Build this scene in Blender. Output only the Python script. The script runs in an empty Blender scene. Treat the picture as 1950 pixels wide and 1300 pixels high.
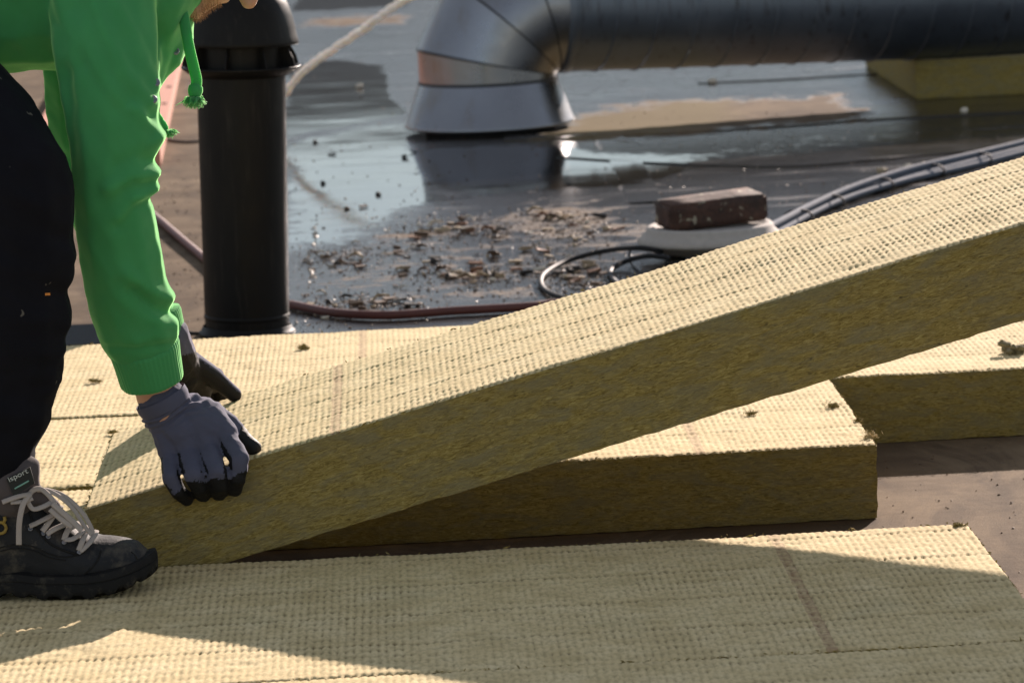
import bpy, bmesh, math, random
import numpy as np
from mathutils import Vector, Matrix
from mathutils.bvhtree import BVHTree
random.seed(7); rng = np.random.default_rng(11)
S = bpy.context.scene; COL = S.collection
# ------------------------------------------------------------------ camera, sky, sun, exposure
RC = np.array([[0.9982370521870483, -0.05194970811211968, 0.02870566961381625],
               [-0.036226499982515654, -0.15017530901842852, 0.9879954540686087],
               [-0.04701519265012959, -0.9872935755834151, -0.15179251388585052]])
CP = np.array([0.44425522, -5.34135743, 1.22792231]); FPX = 7500.0
cd = bpy.data.cameras.new('camera'); cam = bpy.data.objects.new('camera', cd); COL.objects.link(cam)
cd.sensor_width = 36; cd.lens = FPX * 36 / 1950; cd.clip_start = .1; cd.clip_end = 500
r_, u_, b_ = RC[:, 0], -RC[:, 1], -RC[:, 2]
cam.matrix_world = Matrix([[r_[i], u_[i], b_[i], CP[i]] for i in range(3)] + [[0, 0, 0, 1]])
cd.dof.use_dof = True; cd.dof.focus_distance = 5.45; cd.dof.aperture_fstop = 13
S.camera = cam
SUN_AZ, SUN_EL = math.radians(25), math.radians(19.3)
w = bpy.data.worlds.new('World'); S.world = w; w.use_nodes = True
wn = w.node_tree.nodes; wl = w.node_tree.links; wn.clear()
sky = wn.new('ShaderNodeTexSky'); sky.sky_type = 'NISHITA'; sky.sun_disc = False
sky.sun_elevation = SUN_EL; sky.sun_rotation = SUN_AZ; sky.altitude = 50; sky.air_density = 1.0; sky.dust_density = .0; sky.ozone_density = 1.5
bg = wn.new('ShaderNodeBackground'); bg.inputs[1].default_value = 0.0455
wo = wn.new('ShaderNodeOutputWorld'); hs = wn.new('ShaderNodeHueSaturation'); hs.inputs['Saturation'].default_value = .62; wl.new(sky.outputs[0], hs.inputs['Color'])
sky_fill = wn.new('ShaderNodeMix'); sky_fill.data_type = 'RGBA'; sky_fill.blend_type = 'ADD'; sky_fill.inputs[0].default_value = 1   # even colour added to flatten the sky and fill the shade
sky_fill.inputs[7].default_value = (1.90, 1.86, 1.86, 1); wl.new(hs.outputs[0], sky_fill.inputs[6]); wl.new(sky_fill.outputs[2], bg.inputs[0]); wl.new(bg.outputs[0], wo.inputs[0])
sd = bpy.data.lights.new('sun', 'SUN'); sd.energy = 5.0; sd.angle = math.radians(.53); sd.color = (1, .845, .75)
so = bpy.data.objects.new('sun', sd); COL.objects.link(so)
SD = Vector((math.sin(SUN_AZ) * math.cos(SUN_EL), math.cos(SUN_AZ) * math.cos(SUN_EL), math.sin(SUN_EL)))
so.rotation_euler = SD.to_track_quat('Z', 'Y').to_euler(); so.location = SD * 30
S.view_settings.view_transform = 'Standard'; S.view_settings.look = 'None'; S.view_settings.exposure = 1.06
S.view_settings.gamma = 1; S.view_settings.use_curve_mapping = False
S.render.engine = 'CYCLES'; S.cycles.max_bounces = 6; S.cycles.use_denoising = True
# ------------------------------------------------------------------ measuring helpers (survey of the place)
def ray(x, y): return RC @ np.array([x - 975, y - 650, FPX])
def at(x, y, ax, v):
    r = ray(x, y); return CP + r * ((v - CP[ax]) / r[ax])
def on_y(x, y, Y): return Vector(at(x, y, 1, Y))
def on_z(x, y, z=0.): return Vector(at(x, y, 2, z))
TS = .2515                                   # slope of the lifted board
def on_lift(x, y, h=0.):
    n = np.array([-TS, 0, 1]); r = ray(x, y); return Vector(CP + r * ((.205 + h - n @ CP) / (n @ r)))
# ------------------------------------------------------------------ numpy noise
_P = rng.random((256, 256))
def vnoise(x, y, s=0):
    x = np.asarray(x, float) + s * 17.31; y = np.asarray(y, float) + s * 9.77
    xi = np.floor(x).astype(int); yi = np.floor(y).astype(int); fx = x - xi; fy = y - yi
    fx = fx * fx * (3 - 2 * fx); fy = fy * fy * (3 - 2 * fy)
    a = _P[xi & 255, yi & 255]; b = _P[(xi + 1) & 255, yi & 255]; c = _P[xi & 255, (yi + 1) & 255]; d = _P[(xi + 1) & 255, (yi + 1) & 255]
    return (a * (1 - fx) + b * fx) * (1 - fy) + (c * (1 - fx) + d * fx) * fy
def fbm(x, y, s=0, o=4):
    v = 0; a = .5
    for k in range(o): v = v + a * vnoise(x * 2 ** k, y * 2 ** k, s + k); a *= .5
    return v / (1 - .5 ** o)
# ------------------------------------------------------------------ object helpers
def tag(o, label=None, cat=None, group=None, kind=None):
    if label: o['label'] = label
    if cat: o['category'] = cat
    if group: o['group'] = group
    if kind: o['kind'] = kind
    return o
def link(name, me, mats=(), parent=None, smooth=False):
    o = bpy.data.objects.new(name, me); COL.objects.link(o)
    for m in (mats if isinstance(mats, (list, tuple)) else [mats]): me.materials.append(m)
    if smooth: me.polygons.foreach_set('use_smooth', [True] * len(me.polygons))
    if parent: o.parent = parent; o.matrix_parent_inverse = parent.matrix_world.inverted()
    return o
def pydata(name, v, f, mats=(), parent=None, smooth=False):
    me = bpy.data.meshes.new(name); me.from_pydata([tuple(p) for p in v], [], f); me.update()
    return link(name, me, mats, parent, smooth)
def from_bm(name, bm, mats=(), parent=None, smooth=False):
    bmesh.ops.recalc_face_normals(bm, faces=bm.faces)
    me = bpy.data.meshes.new(name); bm.to_mesh(me); bm.free(); return link(name, me, mats, parent, smooth)
def empty(name, loc=(0, 0, 0)):
    o = bpy.data.objects.new(name, None); o.empty_display_size = .05; o.location = loc; COL.objects.link(o)
    bpy.context.view_layer.update(); return o
def spline(pts, n):
    P = np.array([tuple(p) for p in pts], float); m = len(P); out = []
    for i in range(m - 1):
        p0 = P[max(i - 1, 0)]; p1 = P[i]; p2 = P[i + 1]; p3 = P[min(i + 2, m - 1)]
        for t in np.linspace(0, 1, n, endpoint=False):
            out.append(.5 * (2 * p1 + (p2 - p0) * t + (2 * p0 - 5 * p1 + 4 * p2 - p3) * t ** 2 + (3 * p1 - p0 - 3 * p2 + p3) * t ** 3))
    out.append(P[-1]); return np.array(out)
def add_tube(bm, pts, r, seg=10, flat=1.0, up=None, cap=True):
    P = [Vector(p[:3]) for p in pts]; n = len(P); R = r if hasattr(r, '__len__') else [r] * n
    T = [(P[min(i + 1, n - 1)] - P[max(i - 1, 0)]).normalized() for i in range(n)]
    N = Vector(up) if up is not None else T[0].orthogonal()
    rings = []
    for i in range(n):
        N = (N - T[i] * N.dot(T[i])).normalized(); B = T[i].cross(N)
        rings.append([bm.verts.new(P[i] + N * math.cos(2 * math.pi * k / seg) * R[i] * flat + B * math.sin(2 * math.pi * k / seg) * R[i]) for k in range(seg)])
    for i in range(n - 1):
        for k in range(seg): bm.faces.new((rings[i][k], rings[i][(k + 1) % seg], rings[i + 1][(k + 1) % seg], rings[i + 1][k]))
    if cap: bm.faces.new(rings[0][::-1]); bm.faces.new(rings[-1])
def tube(name, pts, r, mat, parent=None, seg=10, flat=1.0, up=None):
    bm = bmesh.new(); add_tube(bm, pts, r, seg, flat, up); return from_bm(name, bm, mat, parent, True)
def add_lathe(bm, prof, seg=64, M=Matrix(), close=False):
    rings = [[bm.verts.new(M @ Vector((r * math.cos(2 * math.pi * k / seg), r * math.sin(2 * math.pi * k / seg), z))) for k in range(seg)] for r, z in prof]
    for i in range(len(prof) - 1):
        for k in range(seg): bm.faces.new((rings[i][k], rings[i][(k + 1) % seg], rings[i + 1][(k + 1) % seg], rings[i + 1][k]))
    if close: bm.faces.new(rings[0]); bm.faces.new(rings[-1])
def lathe(name, prof, mat, parent=None, seg=64, M=Matrix(), close=False, smooth=True):
    bm = bmesh.new(); add_lathe(bm, prof, seg, M, close); return from_bm(name, bm, mat, parent, smooth)
def add_box(bm, lo, hi, M=Matrix()):
    v = [bm.verts.new(M @ Vector((x, y, z))) for z in (lo[2], hi[2]) for y in (lo[1], hi[1]) for x in (lo[0], hi[0])]
    for f in ((0, 2, 3, 1), (4, 5, 7, 6), (0, 1, 5, 4), (2, 6, 7, 3), (0, 4, 6, 2), (1, 3, 7, 5)): bm.faces.new([v[i] for i in f])
def sharp_smooth(o, ang=35):
    me = o.data; me.polygons.foreach_set('use_smooth', [True] * len(me.polygons)); me.set_sharp_from_angle(angle=math.radians(ang))
_ico = None
def ico():
    global _ico
    if _ico is None:
        b = bmesh.new(); bmesh.ops.create_icosphere(b, subdivisions=2, radius=1); _ico = np.array([v.co for v in b.verts]); b.free()
    return _ico
def fused_mesh(name, caps, voxel, smooth=4, sf=.6):
    """union of tapered capsules (p0, r0, p1, r1[, scale]) grown into one continuous skin"""
    bm = bmesh.new()
    for c in caps:
        p0, r0, p1, r1 = c[:4]; sc = np.array(c[4]) if len(c) > 4 else np.ones(3)
        t = bmesh.new()
        for p in np.vstack([ico() * r0 * sc + np.array(p0), ico() * r1 * sc + np.array(p1)]): t.verts.new(p)
        g = bmesh.ops.convex_hull(t, input=t.verts)
        bmesh.ops.delete(t, geom=[v for v in t.verts if not v.link_faces], context='VERTS')
        bmesh.ops.recalc_face_normals(t, faces=t.faces)
        vm = {v: bm.verts.new(v.co) for v in t.verts}
        for f in t.faces: bm.faces.new([vm[v] for v in f.verts])
        t.free()
    me = bpy.data.meshes.new(name + '_raw'); bm.to_mesh(me); bm.free()
    o = bpy.data.objects.new('tmp', me); COL.objects.link(o)
    m = o.modifiers.new('r', 'REMESH'); m.mode = 'VOXEL'; m.voxel_size = voxel; m.adaptivity = 0
    s = o.modifiers.new('s', 'SMOOTH'); s.iterations = smooth; s.factor = sf
    dg = bpy.context.evaluated_depsgraph_get(); out = bpy.data.meshes.new_from_object(o.evaluated_get(dg))
    bpy.data.objects.remove(o); bpy.data.meshes.remove(me); out.name = name; return out
def get_vn(me):
    n = len(me.vertices); v = np.empty(n * 3); me.vertices.foreach_get('co', v); nn = np.empty(n * 3); me.vertices.foreach_get('normal', nn)
    return v.reshape(-1, 3), nn.reshape(-1, 3)
def set_v(me, v): me.vertices.foreach_set('co', v.ravel()); me.update()
def cut_mesh(me, co, no):
    bm = bmesh.new(); bm.from_mesh(me)
    bmesh.ops.bisect_plane(bm, geom=bm.verts[:] + bm.edges[:] + bm.faces[:], plane_co=co, plane_no=no, clear_outer=True)
    bm.to_mesh(me); bm.free(); me.update()
def surf(o):
    me = o.data; M = o.matrix_world
    return BVHTree.FromPolygons([M @ v.co for v in me.vertices], [p.vertices[:] for p in me.polygons])
def stick(bvh, x, y, off=.003, fallbackY=-.15):
    d = Vector(ray(x, y)).normalized(); h = bvh.ray_cast(Vector(CP), d)
    if h[0] is None: return on_y(x, y, fallbackY)
    return h[0] - d * off * .3 + h[1] * (off if h[1].dot(d) < 0 else -off)
# ------------------------------------------------------------------ materials
class NB:
    def __init__(s, name):
        s.m = bpy.data.materials.new(name); s.m.use_nodes = True; s.n = s.m.node_tree.nodes; s.l = s.m.node_tree.links
        s.p = s.n['Principled BSDF']
    def tex(s, scale=(1, 1, 1), attr='Object'):
        c = s.n.new('ShaderNodeTexCoord'); mp = s.n.new('ShaderNodeMapping'); mp.inputs['Scale'].default_value = scale
        s.l.new(c.outputs[attr], mp.inputs[0]); return mp.outputs[0]
    def noise(s, vec, scale, det=4, rough=.55, dist=0.):
        t = s.n.new('ShaderNodeTexNoise'); t.inputs['Scale'].default_value = scale; t.inputs['Detail'].default_value = det
        t.inputs['Roughness'].default_value = rough; t.inputs['Distortion'].default_value = dist; s.l.new(vec, t.inputs['Vector']); return t.outputs[0]
    def voro(s, vec, scale, feat='F1'):
        t = s.n.new('ShaderNodeTexVoronoi'); t.feature = feat; t.inputs['Scale'].default_value = scale; s.l.new(vec, t.inputs['Vector']); return t.outputs[0]
    def ramp(s, v, stops):
        t = s.n.new('ShaderNodeValToRGB'); e = t.color_ramp.elements
        while len(e) < len(stops): e.new(.5)
        for k, (p, c) in enumerate(stops): e[k].position = p; e[k].color = (*c, 1) if hasattr(c, '__len__') else (c, c, c, 1)
        s.l.new(v, t.inputs[0]); return t.outputs[0]
    def mix(s, f, a, b, mode='MIX'):
        t = s.n.new('ShaderNodeMix'); t.data_type = 'RGBA'; t.blend_type = mode
        for i, x in ((0, f), (6, a), (7, b)):
            if hasattr(x, 'is_linked'): s.l.new(x, t.inputs[i])
            else: t.inputs[i].default_value = x if i == 0 else ((*x, 1) if hasattr(x, '__len__') else (x, x, x, 1))
        return t.outputs[2]
    def math(s, op, a, b=0., c=None, clamp=False):
        t = s.n.new('ShaderNodeMath'); t.operation = op; t.use_clamp = clamp
        for i, x in enumerate((a, b) if c is None else (a, b, c)):
            if hasattr(x, 'is_linked'): s.l.new(x, t.inputs[i])
            else: t.inputs[i].default_value = x
        return t.outputs[0]
    def attr(s, name):
        t = s.n.new('ShaderNodeAttribute'); t.attribute_name = name; return t.outputs['Fac']
    def bump(s, h, strength=.3, dist=.002, prev=None):
        t = s.n.new('ShaderNodeBump'); t.inputs['Strength'].default_value = strength; t.inputs['Distance'].default_value = dist
        s.l.new(h, t.inputs['Height'])
        if prev is not None: s.l.new(prev, t.inputs['Normal'])
        return t.outputs[0]
    def set(s, **k):
        for a, v in k.items():
            i = s.p.inputs[{'color': 'Base Color', 'rough': 'Roughness', 'metal': 'Metallic', 'normal': 'Normal', 'spec': 'Specular IOR Level', 'sheen': 'Sheen Weight',
                            'sheen_tint': 'Sheen Tint', 'sheen_rough': 'Sheen Roughness', 'coat': 'Coat Weight', 'sss': 'Subsurface Weight', 'sss_r': 'Subsurface Radius', 'sss_s': 'Subsurface Scale'}[a]]
            if hasattr(v, 'is_linked'): s.l.new(v, i)
            else: i.default_value = (*v, 1) if (hasattr(v, '__len__') and len(i.default_value) == 4) else v
        return s
def simple(name, col, rough=.6, metal=0., var=.25, scale=30, bump=.15, **k):
    b = NB(name); t = b.tex(); n = b.noise(t, scale, 5)
    b.set(color=b.mix(n, tuple(c * (1 - var) for c in col), tuple(min(1, c * (1 + var)) for c in col)), rough=b.math('ADD', b.math('MULTIPLY', n, .2), rough - .1), metal=metal, normal=b.bump(b.noise(t, scale * 6, 3), bump, .001), **k)
    return b.m
def wool_side(name='wool_side'):
    b = NB(name); t = b.tex((7, 7, 34)); t2 = b.tex((1, 1, 3.2)); t3 = b.tex((1, 1, 1))
    n1 = b.noise(t, 9, 6, .65, 1.6); n2 = b.noise(t2, 16, 4, .6, .8); n3 = b.noise(b.tex((1, 1, 2)), 45, 2)
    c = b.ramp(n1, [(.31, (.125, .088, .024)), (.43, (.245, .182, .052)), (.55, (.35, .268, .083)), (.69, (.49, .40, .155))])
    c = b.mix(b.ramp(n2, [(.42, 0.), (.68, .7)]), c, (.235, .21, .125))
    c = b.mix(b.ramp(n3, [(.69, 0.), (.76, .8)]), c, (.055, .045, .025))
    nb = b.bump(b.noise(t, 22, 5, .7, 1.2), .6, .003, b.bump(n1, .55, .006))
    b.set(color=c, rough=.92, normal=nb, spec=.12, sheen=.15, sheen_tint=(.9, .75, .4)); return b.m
def wool_top(name, redline=None, tone=(1, 1, 1)):
    b = NB(name); t = b.tex((1, 1, 1)); n1 = b.noise(t, 14, 5, .6); n2 = b.noise(b.tex((1, .45, 1)), 160, 3)
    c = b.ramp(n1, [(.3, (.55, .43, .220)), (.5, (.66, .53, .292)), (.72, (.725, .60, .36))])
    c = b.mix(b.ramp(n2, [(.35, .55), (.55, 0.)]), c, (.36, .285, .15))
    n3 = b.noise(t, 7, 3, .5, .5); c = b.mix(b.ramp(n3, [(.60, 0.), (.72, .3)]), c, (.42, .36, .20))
    pit = b.attr('pit'); c = b.mix(b.math('MULTIPLY', pit, .88), c, (.17, .135, .065))
    spk = b.noise(t, 60, 2); c = b.mix(b.ramp(spk, [(.74, 0.), (.78, .7)]), c, (.10, .08, .05))
    if redline is not None:
        sx = b.n.new('ShaderNodeSeparateXYZ'); b.l.new(b.tex(), sx.inputs[0])
        wob = b.math('MULTIPLY', b.math('SUBTRACT', b.noise(t, 30, 2), .5), .006)
        d = b.math('ABSOLUTE', b.math('SUBTRACT', b.math('ADD', sx.outputs[0], wob), redline))
        m = b.math('MULTIPLY', b.math('LESS_THAN', d, .0075), b.ramp(b.noise(t, 90, 3), [(.3, .12), (.65, .62)]))
        c = b.mix(m, c, (.26, .13, .085))
    b.set(color=c, rough=.9, spec=.15, normal=b.bump(n2, .5, .0012), sheen=.1, sheen_tint=(1, .9, .6)); return b.m
M_SIDE = wool_side()
# wet roofing membrane: the vertex layers say where it is wet and where the water stands
def roof_mat():
    b = NB('roof_membrane'); t = b.tex(); ts = b.tex((.35, 1.3, 1)); tw = b.tex((1.6, .45, 1))
    n = b.noise(ts, 3.2, 6, .6, .6); g = b.noise(t, 260, 3, .7); st = b.noise(tw, 8, 5, .6, .5); big = b.noise(t, 1.3, 4)
    wet = b.math('ADD', b.attr('wet'), b.math('MULTIPLY', b.math('SUBTRACT', b.noise(t, 9, 6, .68, .4), .5), 1.1))
    wet = b.ramp(wet, [(.38, 0.), (.56, 1.)])
    pool = b.math('ADD', b.attr('pool'), b.math('MULTIPLY', b.math('SUBTRACT', b.mix(.5, b.noise(b.tex((.30, 1.1, 1)), 13, 6, .72, .3), b.noise(b.tex((.9, .9, 1)), 30, 5, .7)), .5), 2.3))
    pool = b.ramp(pool, [(.36, 0.), (.62, 1.)])
    dry = b.ramp(n, [(.28, (.085, .061, .042)), (.5, (.150, .110, .074)), (.72, (.225, .170, .115))])
    dry = b.mix(b.ramp(g, [(.3, .6), (.5, 0.), (.72, .35)]), dry, (.045, .036, .03))
    dry = b.mix(b.ramp(st, [(.50, 0.), (.68, .7)]), dry, (.085, .064, .048)); dry = b.mix(b.ramp(b.noise(b.tex((.5, .25, 1)), 9, 6, .7, .8), [(.52, 0.), (.66, .6)]), dry, (.255, .19, .125))
    dry = b.mix(b.math('MULTIPLY', b.attr('moss'), .9), dry, b.mix(big, (.14, .112, .055), (.215, .168, .098)))
    wc = b.mix(g, (.016, .0145, .013), (.046, .040, .034)); wc = b.mix(st, wc, (.034, .027, .021))
    c = b.mix(wet, dry, wc); c = b.mix(pool, c, (.012, .0125, .014))
    rw = b.ramp(b.noise(ts, 5, 5, .65), [(.33, .06), (.52, .13), (.70, .38)])
    r = b.mix(wet, .80, rw); r = b.mix(pool, r, b.ramp(b.noise(ts, 7, 3), [(.4, .04), (.7, .09)]))
    b.set(color=c, rough=r, spec=b.mix(wet, .03, .42))
    grit = b.bump(g, .35, .002); h2 = b.bump(b.noise(b.tex((.6, 1.4, 1)), 30, 5, .65), .22, .005, grit)
    mx = b.n.new('ShaderNodeMix'); mx.data_type = 'VECTOR'; geo = b.n.new('ShaderNodeNewGeometry')
    wv = b.bump(b.noise(b.tex((.7, 1.3, 1)), 10, 3), .05, .004)
    b.l.new(pool, mx.inputs[0]); b.l.new(h2, mx.inputs[4]); b.l.new(wv, mx.inputs[5]); b.l.new(mx.outputs[1], b.p.inputs['Normal'])
    return b.m
M_ROOF = roof_mat()
def metal_mat():
    b = NB('galvanised_steel'); t = b.tex(); n = b.noise(t, 5, 5, .6); v = b.voro(t, 28)
    c = b.mix(n, (.20, .212, .238), (.315, .325, .348)); c = b.mix(b.ramp(b.noise(b.tex((1, 1, .25)), 14, 6), [(.55, 0.), (.75, .6)]), c, (.21, .185, .155))
    b.set(color=c, metal=1., rough=b.ramp(b.noise(t, 9, 6, .7), [(.3, .22), (.7, .42)]), normal=b.bump(b.noise(t, 4, 2), .16, .012, b.bump(v, .06, .001))); return b.m
M_METAL = metal_mat()
def dull_mat():
    b = NB('dull_zinc'); t = b.tex(); n = b.noise(t, 6, 5, .6)
    c = b.mix(n, (.105, .130, .165), (.18, .205, .245)); c = b.mix(b.ramp(b.noise(b.tex((9, 9, 1)), 5, 6, .7), [(.56, 0.), (.70, .8)]), c, (.05, .042, .036))
    b.set(color=c, metal=.8, rough=b.ramp(n, [(.3, .34), (.7, .52)]), normal=b.bump(b.noise(t, 5, 2), .15, .01)); return b.m
M_DULL = dull_mat()
M_SEAM = simple('seam_sealant', (.035, .037, .04), .5, .3, .3, 40)
M_BLACKP = NB('black_plastic'); _t = M_BLACKP.tex(); M_BLACKP.set(color=M_BLACKP.mix(M_BLACKP.noise(_t, 9, 5), (.0065, .0065, .007), (.013, .0125, .012)), spec=.14, rough=M_BLACKP.ramp(M_BLACKP.noise(_t, 20, 4), [(.3, .36), (.7, .52)]), normal=M_BLACKP.bump(M_BLACKP.noise(_t, 300, 2), .06, .0006)); _n = M_BLACKP.noise(M_BLACKP.tex((14, 14, 1.2)), 6, 6, .7); M_BLACKP.set(color=M_BLACKP.mix(M_BLACKP.ramp(_n, [(.55, 0.), (.78, .7)]), M_BLACKP.mix(M_BLACKP.noise(_t, 9, 5), (.0065, .0065, .007), (.012, .0115, .011)), (.038, .034, .029))); M_BLACKP = M_BLACKP.m
M_PVC = simple('hose_rubber', (.115, .034, .027), .6, 0, .35, 40)
M_CABLE = simple('black_cable', (.018, .018, .019), .62, 0, .3, 60, spec=.25)
M_CONDUIT = simple('grey_conduit', (.12, .14, .175), .85, 0, .2, 30, spec=.15)
M_CONC = simple('cast_concrete', (.42, .385, .35), .85, 0, .2, 60, .4)
M_ROPE = simple('white_rope', (.86, .83, .78), .85, 0, .15, 90, .6, sss=.8, sss_r=(.02, .018, .015), sss_s=1.)
def brick_mat():
    b = NB('weathered_brick'); t = b.tex(); n = b.noise(t, 28, 6, .65)
    c = b.ramp(n, [(.3, (.040, .022, .017)), (.55, (.085, .043, .031)), (.75, (.14, .075, .053))])
    c = b.mix(b.ramp(b.noise(t, 15, 5, .7), [(.50, 0.), (.62, .85)]), c, (.030, .023, .019))
    c = b.mix(b.ramp(b.noise(t, 42, 3), [(.62, 0.), (.66, .85)]), c, (.36, .33, .25))
    b.set(color=c, rough=.9, normal=b.bump(n, .7, .004, b.bump(b.noise(t, 140, 3), .5, .0015))); return b.m
M_BRICK = brick_mat()
M_SALMON = simple('salmon_paint', (.52, .22, .145), .7, 0, .15, 14)
M_SCREW = simple('rusty_screw', (.13, .06, .035), .7, .3)
M_FELT = simple('slate_felt', (.014, .015, .018), .9, 0, .45, 190, .6)
M_BLACK = simple('bitumen', (.010, .011, .014), .75, 0, .3, 40)
def cloth(name, c0, c1, sheen, tint, weave=900, r=.85, speck=None, sss=0):
    b = NB(name); t = b.tex(); n = b.noise(t, 22, 4); wv = b.noise(b.tex((1, 1, 1)), weave, 2)
    c = b.mix(n, c0, c1)
    if speck: c = b.mix(b.ramp(b.noise(t, 46, 2, .4), [(.722, 0.), (.735, .6)]), c, speck)
    b.set(color=c, rough=r, spec=.12, sheen=sheen, sheen_tint=tint, sheen_rough=.35, normal=b.bump(wv, .22, .0008, b.bump(b.noise(t, 60, 3), .12, .002)))
    if sss: b.set(sss=sss, sss_r=(.010, .022, .008), sss_s=1.)
    return b.m
M_HOOD = cloth('green_fleece', (.050, .255, .088), (.068, .315, .115), .9, (.50, 1., .42), sss=.35)
def hood_rib():
    b = NB('green_rib'); b.set(color=(.058, .285, .10), rough=.85, spec=.12, sheen=.9, sheen_tint=(.50, 1., .42), sheen_rough=.35, normal=b.bump(b.noise(b.tex(), 700, 2), .2, .0008)); return b.m
M_RIB = hood_rib()
M_TROU = cloth('dark_work_cloth', (.0042, .0045, .0068), (.0085, .009, .013), .02, (.4, .45, .6), 700, .9, (.16, .15, .13))
M_KNIT = cloth('grey_knit', (.070, .074, .112), (.100, .104, .148), .25, (.8, .75, .9), 1400)
M_COAT = simple('black_nitrile', (.0085, .0085, .0095), .62, 0, .4, 150, .5, spec=.25)
M_LEATHER = NB('black_leather'); _b = M_LEATHER; _t = _b.tex()
_c = _b.mix(_b.noise(_t, 26, 5), (.008, .009, .0115), (.018, .0195, .023)); _c = _b.mix(_b.ramp(_b.noise(_t, 14, 6, .7), [(.50, 0.), (.66, .8)]), _c, (.105, .092, .072)); _c = _b.mix(_b.ramp(_b.noise(_t, 85, 4, .7), [(.62, 0.), (.72, .6)]), _c, (.10, .085, .07))
_b.set(color=_c, rough=_b.ramp(_b.noise(_t, 20, 4), [(.3, .58), (.7, .80)]), spec=.3, normal=_b.bump(_b.noise(_t, 180, 3), .5, .0012, _b.bump(_b.noise(_t, 40, 4), .5, .003))); M_LEATHER = _b.m
M_SOLE = NB('black_rubber'); _b = M_SOLE; _t = _b.tex(); _c = _b.mix(_b.noise(_t, 50, 4), (.008, .0082, .009), (.017, .0165, .016)); _c = _b.mix(_b.ramp(_b.noise(_t, 38, 6, .72), [(.52, 0.), (.70, .7)]), _c, (.085, .074, .055)); _b.set(color=_c, rough=.8, spec=.2, normal=_b.bump(_b.noise(_t, 120, 4), .5, .002)); M_SOLE = _b.m
M_LACE = cloth('pale_lace', (.30, .265, .24), (.42, .375, .34), .2, (1, .95, .9), 1100)
M_PAD = cloth('padded_collar', (.07, .06, .062), (.10, .088, .09), .2, (1, .9, .9), 800)
def skin_mat():
    b = NB('skin'); t = b.tex(); n = b.noise(t, 40, 4)
    b.set(color=b.mix(n, (.46, .235, .15), (.58, .32, .215)), rough=.5, sss=.15, sss_r=(.012, .005, .003), sss_s=1., normal=b.bump(b.noise(t, 300, 3), .15, .001)); return b.m
M_SKIN = skin_mat()
M_HAIR = simple('brown_hair', (.16, .085, .04), .6, 0, .35, 120, .6)
M_SNAP = simple('snap_metal', (.22, .23, .26), .5, .8, .2, 60)
# ================================================================== THE SETTING
def grid_mesh(name, xs, ys, zf, mat):
    X, Y = np.meshgrid(xs, ys, indexing='ij'); Z = zf(X, Y); nx, ny = X.shape
    me = bpy.data.meshes.new(name); me.vertices.add(nx * ny); me.vertices.foreach_set('co', np.stack([X, Y, Z], -1).ravel())
    i = np.arange((nx - 1) * (ny - 1)); a = (i // (ny - 1)) * ny + i % (ny - 1)
    q = np.stack([a, a + ny, a + ny + 1, a + 1], -1).ravel(); n = len(i)
    me.loops.add(4 * n); me.loops.foreach_set('vertex_index', q.astype(np.int32)); me.polygons.add(n)
    me.polygons.foreach_set('loop_start', np.arange(n, dtype=np.int32) * 4); me.update(calc_edges=True)
    return link(name, me, mat, None, True), X, Y
def soft_poly(X, Y, poly, soft):
    X, Y = X + .16 * (fbm(X * 4, Y * 2.2, 41) - .5) + .05 * (fbm(X * 17, Y * 9, 43) - .5), Y + .55 * (fbm(X * 2.5, Y * 1.4, 47) - .5) + .16 * (fbm(X * 14, Y * 7, 51) - .5); poly = np.array(poly); ins = np.zeros(X.shape, bool); d = np.full(X.shape, 1e9)
    for k in range(len(poly)):
        (x0, y0), (x1, y1) = poly[k], poly[(k + 1) % len(poly)]
        c = ((y0 > Y) != (y1 > Y)) & (X < (x1 - x0) * (Y - y0) / (y1 - y0 + 1e-12) + x0); ins ^= c
        ex, ey = x1 - x0, y1 - y0; t = np.clip(((X - x0) * ex + (Y - y0) * ey) / (ex * ex + ey * ey + 1e-12), 0, 1)
        d = np.minimum(d, np.hypot(X - x0 - t * ex, (Y - y0 - t * ey) * .35))
    return np.clip(.5 + np.where(ins, d, -d) / soft, 0, 1)
def gp(*pts): return [tuple(on_z(x, y))[:2] for x, y in pts]
xs = np.concatenate([np.linspace(-12, -1.3, 12)[:-1], np.arange(-1.3, 3.6, .022), np.linspace(3.6, 14, 12)])
ys = np.concatenate([np.linspace(-9, -.5, 10)[:-1], np.arange(-.5, 15, .035), np.linspace(15, 26, 12)])
roof, GX, GY = grid_mesh('roof', xs, ys, lambda X, Y: .004 * (fbm(X * 1.3, Y * .9, 3) - .5) * (Y > 2.4), M_ROOF)
tag(roof, kind='structure')
dryA = [(-20, -20), (30, -20), (30, 2.2), (1.6, 2.2), (.5, 2.0), (.1, 2.5), (.10, 3.2), (.04, 4.4), (-.05, 5.6), (-.12, 6.8), (-.2, 8.5), (-.33, 11), (-.45, 30), (-20, 30)]
dry = soft_poly(GX, GY, dryA, .12)
dry = np.maximum(dry, soft_poly(GX, GY, gp((1235, 200), (1400, 190), (1590, 178), (1615, 205), (1650, 228), (1500, 241), (1350, 252), (1235, 262), (1050, 268), (1010, 262), (1075, 238), (1100, 212)), .34))
dry = np.maximum(dry, .62 * soft_poly(GX, GY, gp((560, 30), (800, 25), (800, 48), (570, 52)), .2))
moss = soft_poly(GX, GY, gp((1000, 265), (1080, 215), (1240, 204), (1400, 190), (1400, 220), (1240, 250), (1040, 268)), .15)
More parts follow.
